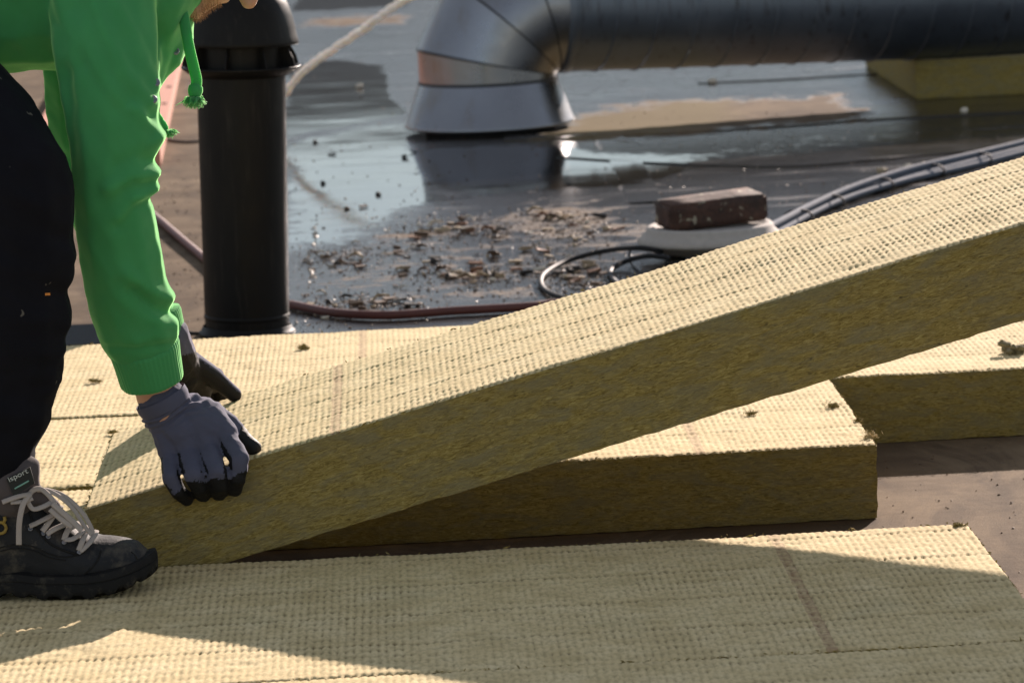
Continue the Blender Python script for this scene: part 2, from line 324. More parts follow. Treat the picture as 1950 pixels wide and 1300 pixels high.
pool = np.maximum.reduce([
    .42 * soft_poly(GX, GY, gp((760, 40), (1060, 120), (1640, 112), (1700, 150), (1640, 178), (1240, 200), (1100, 205), (760, 225)), .3), .40 * soft_poly(GX, GY, gp((560, 60), (800, 20), (800, 120), (560, 130)), .3),
    soft_poly(GX, GY, gp((548, 130), (640, 118), (735, 128), (760, 165), (735, 190), (775, 215), (690, 235), (620, 243), (550, 262)), .05),
    soft_poly(GX, GY, gp((560, -20), (780, -40), (780, 14), (640, 18), (560, 22)), .06),
    soft_poly(GX, GY, gp((800, 285), (960, 272), (1100, 278), (1220, 290), (1300, 300), (1330, 330), (1230, 352), (1000, 366), (840, 372), (800, 330)), .09),
    .40 * soft_poly(GX, GY, gp((1230, 305), (1500, 270), (1950, 215), (1950, 265), (1700, 300), (1480, 335), (1280, 348)), .12),
    1. * soft_poly(GX, GY, gp((540, 275), (640, 252), (700, 236), (775, 232), (800, 262), (835, 300), (815, 370), (760, 410), (680, 446), (540, 478)), .22)])
wet = np.clip(1 - dry, 0, 1)
grit = soft_poly(GX, GY, gp((560, 480), (760, 425), (1000, 400), (1180, 400), (1400, 480), (1200, 560), (900, 620), (560, 640)), .18)
mid = soft_poly(GX, GY, gp((820, 372), (1240, 300), (1950, 255), (1950, 420), (1200, 450), (900, 420), (700, 455)), .3)
wet = wet * (1 - .42 * grit) * (1 - .30 * mid)
for nm, arr in (('wet', wet), ('pool', pool * (1 - dry)), ('moss', moss)):
    a = roof.data.attributes.new(nm, 'FLOAT', 'POINT'); a.data.foreach_set('value', arr.ravel().astype(np.float32))
# lapped membrane edges: real strips a few millimetres proud
def lap(pts, width, h=.005):
    P = spline(pts, 8); T = np.gradient(P, axis=0); T /= np.linalg.norm(T, axis=1)[:, None]; Nn = np.stack([-T[:, 1], T[:, 0], 0 * T[:, 0]], 1)
    v = []; f = []
    for p, n_ in zip(P, Nn): v += [p + [0, 0, -.004], p + [0, 0, h], p + n_ * width + [0, 0, h - .001], p + n_ * width + [0, 0, -.006]]
    for i in range(len(P) - 1):
        for k in range(3): f.append((4 * i + k, 4 * i + k + 1, 4 * i + k + 5, 4 * i + k + 4))
    o = pydata('membrane_lap', v, f, M_ROOF, roof); me = o.data
    V = np.array(v); gx = np.clip(np.searchsorted(xs, V[:, 0]), 0, len(xs) - 1); gy = np.clip(np.searchsorted(ys, V[:, 1]), 0, len(ys) - 1)
    for nm, arr in (('wet', wet), ('pool', pool * (1 - dry)), ('moss', moss)):
        a = me.attributes.new(nm, 'FLOAT', 'POINT'); a.data.foreach_set('value', arr[gx, gy].astype(np.float32))
lap([on_z(960, 270), on_z(1240, 257), on_z(1500, 242), on_z(1670, 229), on_z(1960, 214)], .16)
lap([on_z(1060, 300), on_z(1260, 312), on_z(1500, 318), on_z(1700, 303), on_z(1960, 280)], .30, .004)
lap([on_z(1263, 385), on_z(1240, 340), on_z(1210, 290), on_z(1180, 255)], .09, .004)
lap([on_z(1330, 160), on_z(1500, 152), on_z(1700, 140)], .2, .004)
# far building beyond the roof edge, seen only mirrored in the puddles
bfar = empty('far_building', (0, 46, -6))
bm = bmesh.new(); add_box(bm, (-60, 46, -6), (60, 58, 3.45)); from_bm('wall', bm, simple('far_render', (.24, .24, .25), .8, 0, .2, .3), bfar)
bm = bmesh.new(); add_box(bm, (-61, 45.6, 3.45), (61, 58.4, 3.72)); from_bm('roof_edge', bm, simple('far_coping', (.12, .12, .125), .8), bfar)
tag(bfar, 'long grey building beyond the far edge of the wet roof', 'building')
# ================================================================== INSULATION BOARDS
def board(name, label, L, W, T, loc, roty=0., fx=(0, 2), fy=(0, 1), red=None, seed=0, thread=.5, group=None, soft_side=.0018, pitch=(.0101, .0335)):
    p, q = pitch
    def axis(L, a, b, st, co):
        out = []
        if a > 0: out += list(np.linspace(0, a, max(2, int(a / co) + 1))[:-1])
        out += list(np.linspace(max(a, 0), min(b, L), int((min(b, L) - max(a, 0)) / st) + 1))
        if b < L: out += list(np.linspace(b, L, max(2, int((L - b) / co) + 1))[1:])
        return np.array(out)
    xa = axis(L, *fx, p / 5, .06); ya = axis(W, fy[0], min(fy[1], W), q / 7, .06)
    X, Y = np.meshgrid(xa, ya, indexing='ij'); nx, ny = X.shape
    fade = ((X >= fx[0] - 1e-6) & (X <= fx[1]) & (Y >= fy[0] - 1e-6) & (Y <= fy[1])).astype(float)
    xw = X + .0022 * (fbm(X * 9, Y * 14, seed) - .5) + .0016 * (vnoise(X * 60, Y * 40, seed + 5) - .5)
    yw = Y + .006 * (fbm(X * 12, Y * 3, seed + 8) - .5) + .003 * (vnoise(X * 95, Y * 10, seed + 3) - .5)
    ci = np.floor(xw / p); fr = xw / p - ci; rj = np.floor(yw / q + .12 * (ci % 2 - .5)); fq = yw / q + .12 * (ci % 2 - .5) - rj
    strong = ((rj + (fq > .5)) % 5 == 0)
    rib = 1 - np.abs(2 * fr - 1) ** 2.2
    row = np.clip(1 - np.abs(2 * fq - 1) ** 4, 0, 1)
    hr = _P[(ci.astype(int) * 7 + seed * 13) & 255, ((rj + (fq > .5)).astype(int) * 5 + seed) & 255]          # each cell pressed a little differently
    patch = np.clip(fbm(X * 7, Y * 6, seed + 15) * 1.5 - .10, .50, 1.05)
    groove = np.exp(-((fr - (fr > .5)) / .20) ** 2); dq = (fq - (fq > .5))
    pitv = np.exp(-(dq / .17) ** 2) * groove; dash = np.exp(-(dq / .10) ** 2) * np.exp(-((fr - (fr > .5)) / .30) ** 2) * strong
    line = np.exp(-(dq / .08) ** 2) * (.35 + .65 * strong)
    h = (.00110 * rib * (.50 + .50 * row) - pitv * (.0007 + .0013 * hr)) * patch - dash * thread * (.0012 + .0024 * hr) - .0004 * line + .0050 * (fbm(X * 5, Y * 5, seed + 2) - .5) - .0022 * np.clip(fbm(X * 16, Y * 13, seed + 22) - .68, 0, 1) * 4 + .0006 * (vnoise(X * 230, Y * 230, seed) - .5) + .0006 * (vnoise(X * 90, Y * 70, seed + 3) - .5)
    if roty: h = h * (.12 + .88 * np.clip((Y - .002) / .008, 0, 1))
    Z = np.where(fade > 0, h - .001, 0)
    pit = np.clip(pitv * (.15 + hr * .95) * patch + dash * thread * (.5 + .9 * hr) + .22 * groove * patch, 0, 1) * fade
    # ring of the outline
    ij = [(i, 0) for i in range(nx)] + [(nx - 1, j) for j in range(1, ny)] + [(i, ny - 1) for i in range(nx - 2, -1, -1)] + [(0, j) for j in range(ny - 2, 0, -1)]
    ij = np.array(ij); m = len(ij); ring0 = ij[:, 0] * ny + ij[:, 1]
    RX = X[ij[:, 0], ij[:, 1]]; RY = Y[ij[:, 0], ij[:, 1]]
    ox = np.where(ij[:, 0] == 0, -1., np.where(ij[:, 0] == nx - 1, 1., 0)); oy = np.where(ij[:, 1] == 0, -1., np.where(ij[:, 1] == ny - 1, 1., 0))
    arc = RX + RY; rows = 12; V = [np.stack([X, Y, Z], -1).reshape(-1, 3)]
    for k in range(1, rows + 1):
        z = -T * k / rows; nz = soft_side * 2.4 * (fbm(arc * 24, np.full(m, z * 150), seed + 4, 3) - .5) + .006 * (fbm(arc * 3, np.full(m, z * 9), seed + 6, 2) - .5)
        if k == rows: nz = nz - .0015
        V.append(np.stack([RX + ox * nz, RY + oy * nz, np.full(m, z) + (0.0022 * (vnoise(arc * 60, np.full(m, .5), seed + 9) - .5) if k == rows else 0)], -1))
    V = np.vstack(V)
    # ragged top edge
    jag = (.0016 if roty else .0026) * (vnoise(arc * 120, arc * 0, seed + 1) - .5) + (.0016 if roty else .003) * (fbm(arc * 14, arc * 0, seed + 12, 3) - .5)
    V[ring0, 0] += ox * jag; V[ring0, 1] += oy * jag; V[ring0, 2] -= .0015
    i = np.arange((nx - 1) * (ny - 1)); a = (i // (ny - 1)) * ny + i % (ny - 1)
    F = [np.stack([a, a + ny, a + ny + 1, a + 1], -1)]; base = nx * ny; prev = ring0
    for k in range(rows):
        cur = base + np.arange(m) + k * m; F.append(np.stack([prev, cur, np.roll(cur, -1), np.roll(prev, -1)], -1)); prev = cur
    F = np.vstack(F); n = len(F); nt = (nx - 1) * (ny - 1)
    me = bpy.data.meshes.new(name); me.vertices.add(len(V)); me.vertices.foreach_set('co', V.ravel())
    me.loops.add(4 * n + m); me.loops.foreach_set('vertex_index', np.concatenate([F.ravel(), prev[::-1]]).astype(np.int32))
    me.polygons.add(n + 1); me.polygons.foreach_set('loop_start', np.append(np.arange(n, dtype=np.int32) * 4, 4 * n).astype(np.int32))
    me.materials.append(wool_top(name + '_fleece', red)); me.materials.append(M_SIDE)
    mi = np.ones(n + 1, np.int32); mi[:nt] = 0; me.polygons.foreach_set('material_index', mi)
    sm = np.ones(n + 1, bool); me.polygons.foreach_set('use_smooth', sm); me.update(calc_edges=True); me.validate()
    me.set_sharp_from_angle(angle=math.radians(62))
    at_ = me.attributes.new('pit', 'FLOAT', 'POINT'); at_.data.foreach_set('value', np.concatenate([pit.ravel(), np.zeros(len(V) - nx * ny)]).astype(np.float32))
    o = bpy.data.objects.new(name, me); COL.objects.link(o); o.location = loc; o.rotation_euler = (0, -roty, 0)
    bpy.context.view_layer.update()
    # loose fibres and crumbs along the cut edges
    bm = bmesh.new(); rr = random.Random(seed)
    for k in range(260):
        s = rr.random(); edge = rr.random()
        if edge < .6: px, py = fx[0] + s * (min(fx[1], L) - fx[0]), (0 if rr.random() < .6 else W)
        else: px, py = (L if rr.random() < .6 else 0), s * W
        c = Vector((px, py + (rr.random() - .5) * .004, rr.uniform(-.004, .001))); sz = rr.uniform(.0008, .0022)
        d = Vector((rr.gauss(0, 1), rr.gauss(0, .6), rr.gauss(0, .5))).normalized() * sz * rr.uniform(1, 3.2); e = d.orthogonal().normalized() * sz
        a1 = bm.verts.new(c - d); b1 = bm.verts.new(c + d); c1 = bm.verts.new(c + e); d1 = bm.verts.new(c + d.cross(e).normalized() * sz)
        for f in ((a1, b1, c1), (a1, c1, d1), (b1, d1, c1), (a1, d1, b1)): bm.faces.new(f)
    fo = from_bm('loose_fibres', bm, M_SIDE); fo.parent = o; fo['kind'] = 'stuff'
    tag(o, label, 'insulation board', 'mineral wool insulation boards'); return o
TB = .1185
board('insulation_board', 'stone wool board lying in shadow across the foreground with brown stripe and sunlit far corner', 2.0, .712, TB, (-.782, -.712, .12), 0, (.68, 2.0), (0, .8), .948 + .782, 1, .8)
board('insulation_board', 'nearest stone wool board along the bottom edge of the photo', 2.0, .64, TB, (-.775, -1.3505, .1196), 0, (.68, 2.0), (.2, .7), None, 2, .5)
board('insulation_board', 'stone wool board at far left behind the boot ending under the lifted board', 2.0, .61, TB, (-1.992, .004, .12), 0, (1.8, 2.0), (0, .7), None, 3, .35)
board('insulation_board', 'stone wool board lying flat under the lifted board, curled corner at its right end', 2.0, .625, TB, (-.826, .645, .12), 0, (.55, 2.0), (0, .7), .902 + .826, 4, .3)
board('insulation_board', 'stone wool board lying at the right edge behind the other boards', 2.0, .63, TB, (.67, 1.283, .12), 0, (.3, 1.3), (0, .7), None, 5, .35)
board('insulation_board', 'rearmost stone wool board lying in front of the black vent pipe', 2.0, .83, TB, (-1.335, 1.283, .12), 0, (1.0, 2.0), (0, .9), .376 + 1.335, 6, .3)
tilt = math.atan(TS)
lifted = board('insulation_board', 'tilted stone wool board lifted at an angle by the gloved worker', 2.0, .60, .131, (0, .005, .205), tilt, (0, 1.62), (0, .7), .350 / math.cos(tilt), 7, .75, soft_side=.0014, pitch=(.0094, .0315))
# ================================================================== VENT PIPE
pb = Vector((.124, 2.95, 0)); vent = empty('vent_pipe', pb); tag(vent, 'black plastic roof vent pipe with domed cowl standing behind the boards', 'vent pipe')
VM = Matrix.Translation(pb) @ Matrix.Rotation(math.radians(1.9), 4, 'Y')
lathe('flange', [(.0, .002), (.103, .002), (.103, .006), (.0975, .010), (.0945, .018), (.0930, .020)], M_BLACKP, vent, 72, VM)
lathe('pipe_body', [(.0885, .0), (.0895, .03), (.0935, .5), (.094, .66)], M_BLACKP, vent, 96, VM)
lathe('joint_ring', [(.0895, .035), (.0912, .037), (.0912, .043), (.0895, .045)], M_BLACKP, vent, 72, VM)
lathe('cowl_skirt', [(.094, .548), (.100, .550), (.112, .556), (.124, .565), (.1265, .569), (.1245, .5705), (.112, .563), (.100, .5575), (.094, .557)], M_BLACKP, vent, 96, VM)
bm = bmesh.new(); NF = 9
for k in range(NF):
    a = 2 * math.pi * (k + .42) / NF; Mf = VM @ Matrix.Rotation(a, 4, 'Z')
    prof = [(.093, .558), (.112, .565), (.1255, .5715), (.121, .588), (.113, .603), (.104, .616), (.093, .62)]
    for s in (-.0011, .0011): pass
    v0 = [bm.verts.new(Mf @ Vector((x, -.0013, z))) for x, z in prof]; v1 = [bm.verts.new(Mf @ Vector((x, .0013, z))) for x, z in prof]
    bm.faces.new(v0); bm.faces.new(v1[::-1])
    for i in range(len(prof)): bm.faces.new((v0[i], v1[i], v1[(i + 1) % len(prof)], v0[(i + 1) % len(prof)]))
fins = bm
tmp = bpy.data.meshes.new('fin_src'); fins.to_mesh(tmp); fins.free()
# every fin a mesh of its own
nv = len(tmp.vertices) // NF
for k in range(NF):
    vs = [tmp.vertices[k * nv + i].co.copy() for i in range(nv)]; h_ = nv // 2
    pydata('cowl_fin', vs, [tuple(range(h_)), tuple(range(nv - 1, h_ - 1, -1))] + [(i, i + h_, (i + 1) % h_ + h_, (i + 1) % h_) for i in range(h_)], M_BLACKP, vent)
bpy.data.meshes.remove(tmp)
lathe('cowl_dome', [(.092, .612), (.108, .613), (.121, .6145), (.1225, .617), (.1225, .622), (.1195, .632), (.116, .65), (.110, .675), (.101, .70), (.086, .725), (.066, .743), (.04, .755), (.0, .76)], M_BLACKP, vent, 96, VM)
bm = bmesh.new()
for k in range(5):
    a = math.radians(-62 + k * 5.5); bmesh.ops.create_icosphere(bm, subdivisions=1, radius=.0028, matrix=VM @ Matrix.Translation((.1215 * math.cos(a), .1215 * math.sin(a), .6145)))
from_bm('cowl_clip', bm, M_BLACKP, vent, True)
# ================================================================== VENTILATION DUCT
yc = 7.15; zp = .160; xp = .989; rd = .2185
duct = empty('ventilation_duct', (xp - rd - .005, yc, 0)); tag(duct, 'galvanised spiral ventilation duct turning down through an elbow into a cone on the roof', 'duct')
ux = Vector((math.cos(.20), math.sin(.20), 0)); O = Vector((xp, yc, zp)) - ux * 0; uy = Vector((-ux.y, ux.x, 0)); uz = Vector((0, 0, 1))
Rc = rd + .006; cx = O - ux * Rc
def ringpts(c, e1, e2, r, seg=96): return [c + e1 * (r * math.cos(2 * math.pi * k / seg)) + e2 * (r * math.sin(2 * math.pi * k / seg)) for k in range(seg)]
def loft(name, rings, mat, parent):
    bm = bmesh.new(); R_ = [[bm.verts.new(p) for p in r] for r in rings]; seg = len(R_[0])
    for i in range(len(R_) - 1):
        for k in range(seg): bm.faces.new((R_[i][k], R_[i][(k + 1) % seg], R_[i + 1][(k + 1) % seg], R_[i + 1][k]))
    return from_bm(name, bm, mat, parent, True)
cbase = Vector((cx.x, cx.y, 0))
lathe('roof_neck', [(.205, -.002), (.205, .09)], M_BLACK, duct, 72, Matrix.Translation(cbase))
lathe('flared_collar', [(.262, .014), (.268, .016), (.2695, .021), (.2665, .026), (.222, .150), (.2195, .156)], M_METAL, duct, 110, Matrix.Translation(cbase))
lathe('sealant_band', [(.2205, .150), (.2225, .153), (.2225, .158), (.2205, .161)], M_SEAM, duct, 96, Matrix.Translation(cbase))
ang = [0, 13, 43, 73, 90]
def mitre(a, r):           # the cut through the bend at angle a (degrees)
    a = math.radians(a); d = -ux * math.cos(a) + uz * math.sin(a); return d
def gore(a0, a1, c_ang, r=rd):
    ca = math.radians(c_ang); ax = ux * math.sin(ca) + uz * math.cos(ca); ra = -ux * math.cos(ca) + uz * math.sin(ca)
    out = []
    for a in (a0, a1):
        a = math.radians(a); dl = a - ca; ring = []
        for k in range(96):
            th = 2 * math.pi * k / 96; rr_ = Rc + r * math.cos(th); ring.append(O + ra * rr_ + ax * (rr_ * math.tan(dl)) + uy * (r * math.sin(th)))
        out.append(ring)
    return out
for a0, a1, c in ((0, 13, 0), (13, 43, 28), (43, 73, 58), (73, 90, 90)): loft('elbow_segment', gore(a0, a1, c), M_METAL, duct)
for a, c in ((13, 0), (43, 28), (73, 58)):
    g1 = gore(a - .55, a + .55, c, rd + .0035); g0 = gore(a - .55, a + .55, c, rd - .001)
    loft('elbow_seam', [g0[0], g1[0], g1[1], g0[1]], M_SEAM, duct)
slope = -.030; axd = (ux + uz * slope).normalized(); e2 = uz - axd * uz.dot(axd); e2.normalize()
c0 = O + uz * Rc
LD = 5.2; loft('straight_duct', [ringpts(c0 + axd * s, e2, uy, rd) for s in np.linspace(0, LD, 40)], M_DULL, duct)
for s0, s1 in ((.0, .035),): loft('coupling', [ringpts(c0 + axd * s, e2, uy, rd + d) for s, d in ((s0, 0), (s0 + .002, .004), (s1, .004), (s1 + .002, 0))], M_DULL, duct)
bm = bmesh.new(); pts = []
for k in range(int(LD / .131 * 40)):
    th = 2 * math.pi * k / 40; s = .06 + .131 * k / 40
    if s > LD: break
    pts.append(c0 + axd * s + e2 * ((rd + .0005) * math.cos(th)) + uy * ((rd + .0005) * math.sin(th)))
add_tube(bm, pts, .0046, 6); from_bm('spiral_seam', bm, M_DULL, duct, True)
# wool block under the duct, and what it carries
wb = on_z(1745, 190); board('insulation_block', 'stone wool block lying on the wet roof under the ventilation duct', 1.6, 1.3, .126, (wb.x, wb.y, .127), 0, (0, .02), (0, .02), None, 8)['category'] = 'wool block'
# ================================================================== BALLAST BASE WITH BRICK
bc = Vector((1.186, 3.80, 0)); pot = empty('ballast_base', bc); tag(pot, 'round pale concrete ballast base standing on the wet roof under a brick', 'ballast base')
PM = Matrix.Translation(bc)
lathe('concrete_bowl', [(.0, .012), (.100, .012), (.118, .016), (.135, .026), (.158, .035), (.170, .040), (.172, .045), (.160, .056), (.150, .066), (.1485, .073), (.144, .0775), (.132, .0775), (.128, .0735), (.06, .072), (.0, .072)], M_CONC, pot, 96, PM)
for a in (200, 320, 80):
    bm = bmesh.new(); add_box(bm, (.075, -.02, .0005), (.112, .02, .0145), PM @ Matrix.Rotation(math.radians(a), 4, 'Z')); from_bm('rubber_foot', bm, M_SOLE, pot)
def brick_mesh():
    bm = bmesh.new(); bmesh.ops.create_cube(bm, size=1, matrix=Matrix.Diagonal((.243, .112, .061, 1)))
    bmesh.ops.bevel(bm, geom=bm.edges[:], offset=.006, segments=3, affect='EDGES'); bmesh.ops.triangulate(bm, faces=bm.faces)
    bmesh.ops.subdivide_edges(bm, edges=[e for e in bm.edges if e.calc_length() > .012], cuts=3, use_grid_fill=True)
    for v in bm.verts:
        d = v.co.normalized(); q = v.co * 60
        v.co += d * (.0060 * (float(fbm(np.array(q.x + q.z), np.array(q.y - q.z * .7), 2)) - .5) - .002 * max(0, float(vnoise(np.array(q.x * 1.2), np.array(q.y * 1.1 + q.z), 6)) - .78) * 8)
    return bm
bo = from_bm('brick', brick_mesh(), M_BRICK, None, True); bo.location = (1.190, 3.80, .1105); bo.rotation_euler = (math.radians(4.5), math.radians(-2.8), math.radians(17))
tag(bo, 'weathered dark red brick lying tilted on the round concrete base', 'brick')
# cables of the base
tag(tube('black_cable', spline([on_z(1262, 480, .03), on_z(1215, 472, .045), on_z(1150, 478, .03), on_z(1080, 497, .014), on_z(1038, 520, .008), on_z(1030, 540, .008), on_z(1045, 557, .008), on_z(1085, 570, .008), on_z(1160, 580, .008)], 8), .0062, M_CABLE), 'thick black cable looping widest out from the concrete base', 'cable')
tag(tube('black_cable', spline([on_z(1275, 492, .03), on_z(1235, 487, .035), on_z(1190, 498, .016), on_z(1164, 514, .008), on_z(1165, 528, .008), on_z(1185, 545, .008), on_z(1240, 560, .008)], 8), .0062, M_CABLE), 'shorter black cable curling tightly beside the concrete base', 'cable')
tag(tube('thin_wire', spline([on_z(1215, 470, .04), on_z(1199, 480, .03), on_z(1203, 503, .004), on_z(1222, 520, .004), on_z(1260, 535, .004)], 6), .0022, M_CABLE), 'thin grey wire hanging between the two black cables', 'wire')
# ================================================================== HOSE, ROPE, CONDUITS, SMALL STRUCTURES
tag(tube('hose', spline([on_z(230, 360, .012), on_z(295, 412, .012), on_z(345, 455, .012), on_z(395, 497, .012), on_z(450, 545, .012), on_z(520, 572, .011), on_z(560, 581, .011), on_z(640, 596, .011), on_z(740, 600, .011), on_z(860, 592, .011), on_z(1000, 584, .011), on_z(1080, 576, .011), on_z(1300, 570, .011)], 10), .0098, M_PVC, seg=14), 'red brown rubber hose running past the foot of the vent pipe', 'hose')
rp = spline([on_y(440, 262, 7.55), on_y(500, 222, 7.5), on_y(543, 177, 7.4), on_y(578, 136, 7.35), on_y(640, 90, 7.3), on_y(690, 58, 7.25), on_y(722, 33, 7.2), on_y(772, 0, 7.2), on_y(880, -60, 7.1)], 14)
rp = rp + (rng.random(rp.shape) - .5) * .006
tag(tube('rope', rp, [.0105 + .004 * random.random() for _ in rp], M_ROPE, seg=9), 'frayed white rope slanting from the duct elbow down behind the vent pipe', 'rope')
cbs = empty('conduit_bundle', on_z(1480, 440)); tag(cbs, 'grey conduits tied in a bundle along the wet roof behind the lifted board', 'conduits')
path = spline([on_z(1390, 486, .012), on_z(1471, 443, .012), on_z(1541, 406, .012), on_z(1618, 374, .012), on_z(1725, 341, .012), on_z(1830, 315, .012), on_z(1950, 284, .012), on_z(2300, 195, .012)], 14)
for k, (oy, oz, r) in enumerate(((0, 0, .0095), (.026, 0, .010), (.013, .018, .009), (-.024, -.002, .008), (.046, -.001, .0075))):
    q = path.copy(); t_ = np.linspace(0, 5, len(q)); q[:, 1] += oy + .012 * np.sin(t_ * 1.1 + k * 2); q[:, 2] += oz + .002 * np.sin(t_ * 2 + k)
    tube('conduit', q, r, M_CONDUIT, cbs, 12)
for i in (24, 36, 50, 63, 76):
    p = Vector(path[i]); d = (Vector(path[i + 1]) - p).normalized(); n1 = d.cross(uz).normalized()
    rg = [p + n1 * (.036 * math.cos(a)) + uz * (.004 + .017 * math.sin(a)) + Vector((0, .004, 0)) for a in np.linspace(0, 2 * math.pi, 18)]
    tube('cable_tie', rg, .0028, M_CABLE, cbs, 6)
# salmon painted board with rusty screws
sp = [on_z(305, 285, .05), on_z(311, 246, .05), on_z(348, 95, .05), on_z(380, -60, .05)]
a_, b2 = sp[0], sp[3]; wv = Vector((-.42, -.02, 0)); pl = empty('salmon_board', (a_.x, a_.y, 0)); tag(pl, 'salmon painted board with rusty screws lying on the roof behind the worker', 'board')
v = [a_, b2, b2 + wv, a_ + wv]; v = [Vector((p.x, p.y, .002)) for p in v] + [Vector((p.x, p.y, .05)) for p in v]
pydata('panel', v, [(3, 2, 1, 0), (4, 5, 6, 7), (0, 1, 5, 4), (1, 2, 6, 5), (2, 3, 7, 6), (3, 0, 4, 7)], M_SALMON, pl)
for px, py in ((334, 125), (323, 166), (314, 198), (343, 92), (300, 240)):
    lathe('screw', [(.0, .004), (.011, .003), (.013, 0.0)], M_SCREW, pl, 12, Matrix.Translation(on_z(px, py, .0505)))
# felt covered kerb left of the vent pipe
kb = empty('felt_kerb', (-.6, 2.3, 0)); tag(kb, 'low black kerb with grey mineral felt top behind the rearmost board', 'kerb')
bm = bmesh.new(); add_box(bm, (-1.4, 2.175, .0), (-.075, 2.43, .104)); from_bm('kerb_body', bm, M_BLACK, kb)
bm = bmesh.new(); add_box(bm, (-1.41, 2.17, .104), (-.07, 2.44, .112)); from_bm('felt_top', bm, M_FELT, kb)
tag(tube('thin_cable', spline([on_z(255, 262, .004), on_z(300, 262, .004), on_z(335, 269, .004), on_z(372, 270, .004), on_z(420, 262, .004)], 8), .0042, M_CABLE), 'thin dark cable lying across the dry roof left of the vent pipe', 'cable')
tag(tube('wire_loop', spline([on_z(345, 615, .004), on_z(355, 630, .004), on_z(375, 634, .004), on_z(400, 628, .004)], 8), .003, M_CABLE), 'short dark wire curling at the foot of the vent pipe', 'wire')
# ================================================================== DEBRIS ON THE ROOF
M_CHIP = [simple('chip_' + n, c, .75, 0, .35, 80, .5) for n, c in (('brown', (.12, .075, .045)), ('tan', (.40, .31, .20)), ('pale', (.64, .57, .46)), ('rust', (.19, .085, .042)), ('dark', (.03, .026, .022)))]
def chip_mesh(kind):
    bm = bmesh.new()
    if kind == 0: bmesh.ops.create_cone(bm, segments=8, radius1=.0072, radius2=.0058, depth=.036, cap_ends=True, matrix=Matrix.Rotation(math.pi / 2, 4, 'Y'))
    elif kind == 1: bmesh.ops.create_icosphere(bm, subdivisions=1, radius=.012); bmesh.ops.scale(bm, vec=(1.3, .9, .7), verts=bm.verts)
    elif kind == 2:
        P = [Vector((.03 * (t - .5) * 1.4, .006 * math.sin(t * 5), .008 * math.sin(t * math.pi))) for t in np.linspace(0, 1, 6)]; add_tube(bm, P, [.003, .006, .007, .006, .005, .002], 6, .5)
    else: bmesh.ops.create_cube(bm, size=1, matrix=Matrix.Diagonal((.034, .014, .006, 1)))
    for v in bm.verts: v.co += Vector((random.gauss(0, 1), random.gauss(0, 1), random.gauss(0, .6))) * .0022
    bmesh.ops.recalc_face_normals(bm, faces=bm.faces); me = bpy.data.meshes.new('debris_chip'); bm.to_mesh(me); bm.free(); return me
CM = {}
for k in range(4):
    for j, m in enumerate(M_CHIP):
        me = chip_mesh(k); me.materials.append(m); CM[k, j] = me
desc = ['brown', 'tan', 'pale', 'rust coloured', 'nearly black']; shp = ['rolled plug', 'rounded pebble', 'curled shred', 'flat sliver']
def zone(x, y):
    if y > 560: return 'beside the red hose'
    if x > 1035: return 'by the cable loops' if y > 470 else 'in the far right heap before the brick'
    if y < 462: return 'in the back row of litter'
    if x < 720: return 'in the litter nearest the vent pipe'
    return 'in the middle heap of litter' if x < 930 else 'just right of the middle heap'
def debris(px, py, k, j, s, label=None, cat='debris', group=None, name='debris_chip'):
    label = label or f"{'large' if s > .75 else 'small'} {desc[j]} {shp[k]} {zone(px, py)}"; group = group or 'litter chips scattered on the wet roof'
    o = bpy.data.objects.new(name, CM[k, j]); COL.objects.link(o); p = on_z(px, py)
    o.location = (p.x, p.y, .0065 * s); o.scale = (s, s * random.uniform(.8, 1.2), s); o.rotation_euler = (random.gauss(0, .15), random.gauss(0, .12), random.uniform(-.7, .7))
    tag(o, label or f'{desc[j]} {shp[k]} among the debris on the wet roof before the vent duct', cat, group or f'{desc[j]} {shp[k]} debris on the wet roof'); return o
clusters = [((890, 437), 50, 8, 20), ((890, 525), 36, 8, 28), ((1085, 425), 28, 14, 20), ((650, 495), 34, 8, 12), ((1090, 520), 30, 16, 20), ((720, 582), 45, 7, 14), ((850, 480), 130, 35, 48), ((1010, 470), 90, 36, 30), ((620, 590), 45, 14, 8), ((1130, 545), 30, 10, 8)]
for (c, sx_, sy_, n) in clusters:
    for _ in range(n):
        x = random.gauss(c[0], sx_); y = random.gauss(c[1], sy_)
        if not (562 < x < 1180 and 400 < y < 622): continue
        debris(x, y, random.choice([0, 2, 3, 3, 1]), random.choices(range(5), [6, 5, 3, 2, 3])[0], random.choice([.35, .45, .55, .65, .8, .95]))
for px, py, j, lb in ((632, 295, 4, 'dark lump in the puddle, second from the back near the vent pipe'), (770, 301, 4, 'round dark lump in the puddle just below the duct cone, nearer of two'), (720, 372, 4, 'dark lump farthest right among the front lumps in the puddle'),
                      (660, 399, 0, 'brown lump at the puddle front, left one of a close pair'), (693, 396, 0, 'brown lump at the puddle front, right one of a close pair'), (615, 351, 4, 'dark lump in the puddle nearest to the vent pipe'),
                      (600, 272, 4, 'dark lump at the back of the puddle, farthest back beside the vent pipe'), (787, 291, 4, 'dark lump touching the shadow under the duct cone')):
    debris(px, py, 3 if px in (632, 693, 787) else 1, j, .66, lb, 'debris', 'dark lumps in the puddle', 'mud_lump')
debris(684, 168, 1, 2, 1.3, 'single pale pebble on the still grey puddle beside the white rope', 'pebble', 'pale pebbles on the roof', 'pebble')
debris(1357, 159, 1, 2, 1.4, 'pale pebble under the long duct near the wool block', 'pebble', 'pale pebbles on the roof', 'pebble')
for px, py, lb in ((1760, 318, 'pale pebble touching the grey conduits, right one of a pair'), (1730, 322, 'pale pebble beside the grey conduits, middle of three'), (1835, 214, 'pale pebble on the dark wet roof before the wool block'), (1680, 330, 'pale pebble left of the others beside the grey conduits')): debris(px, py, 1, random.choice([1, 2]), 1.1, lb, 'pebble', 'pebbles by the conduits', 'pebble')
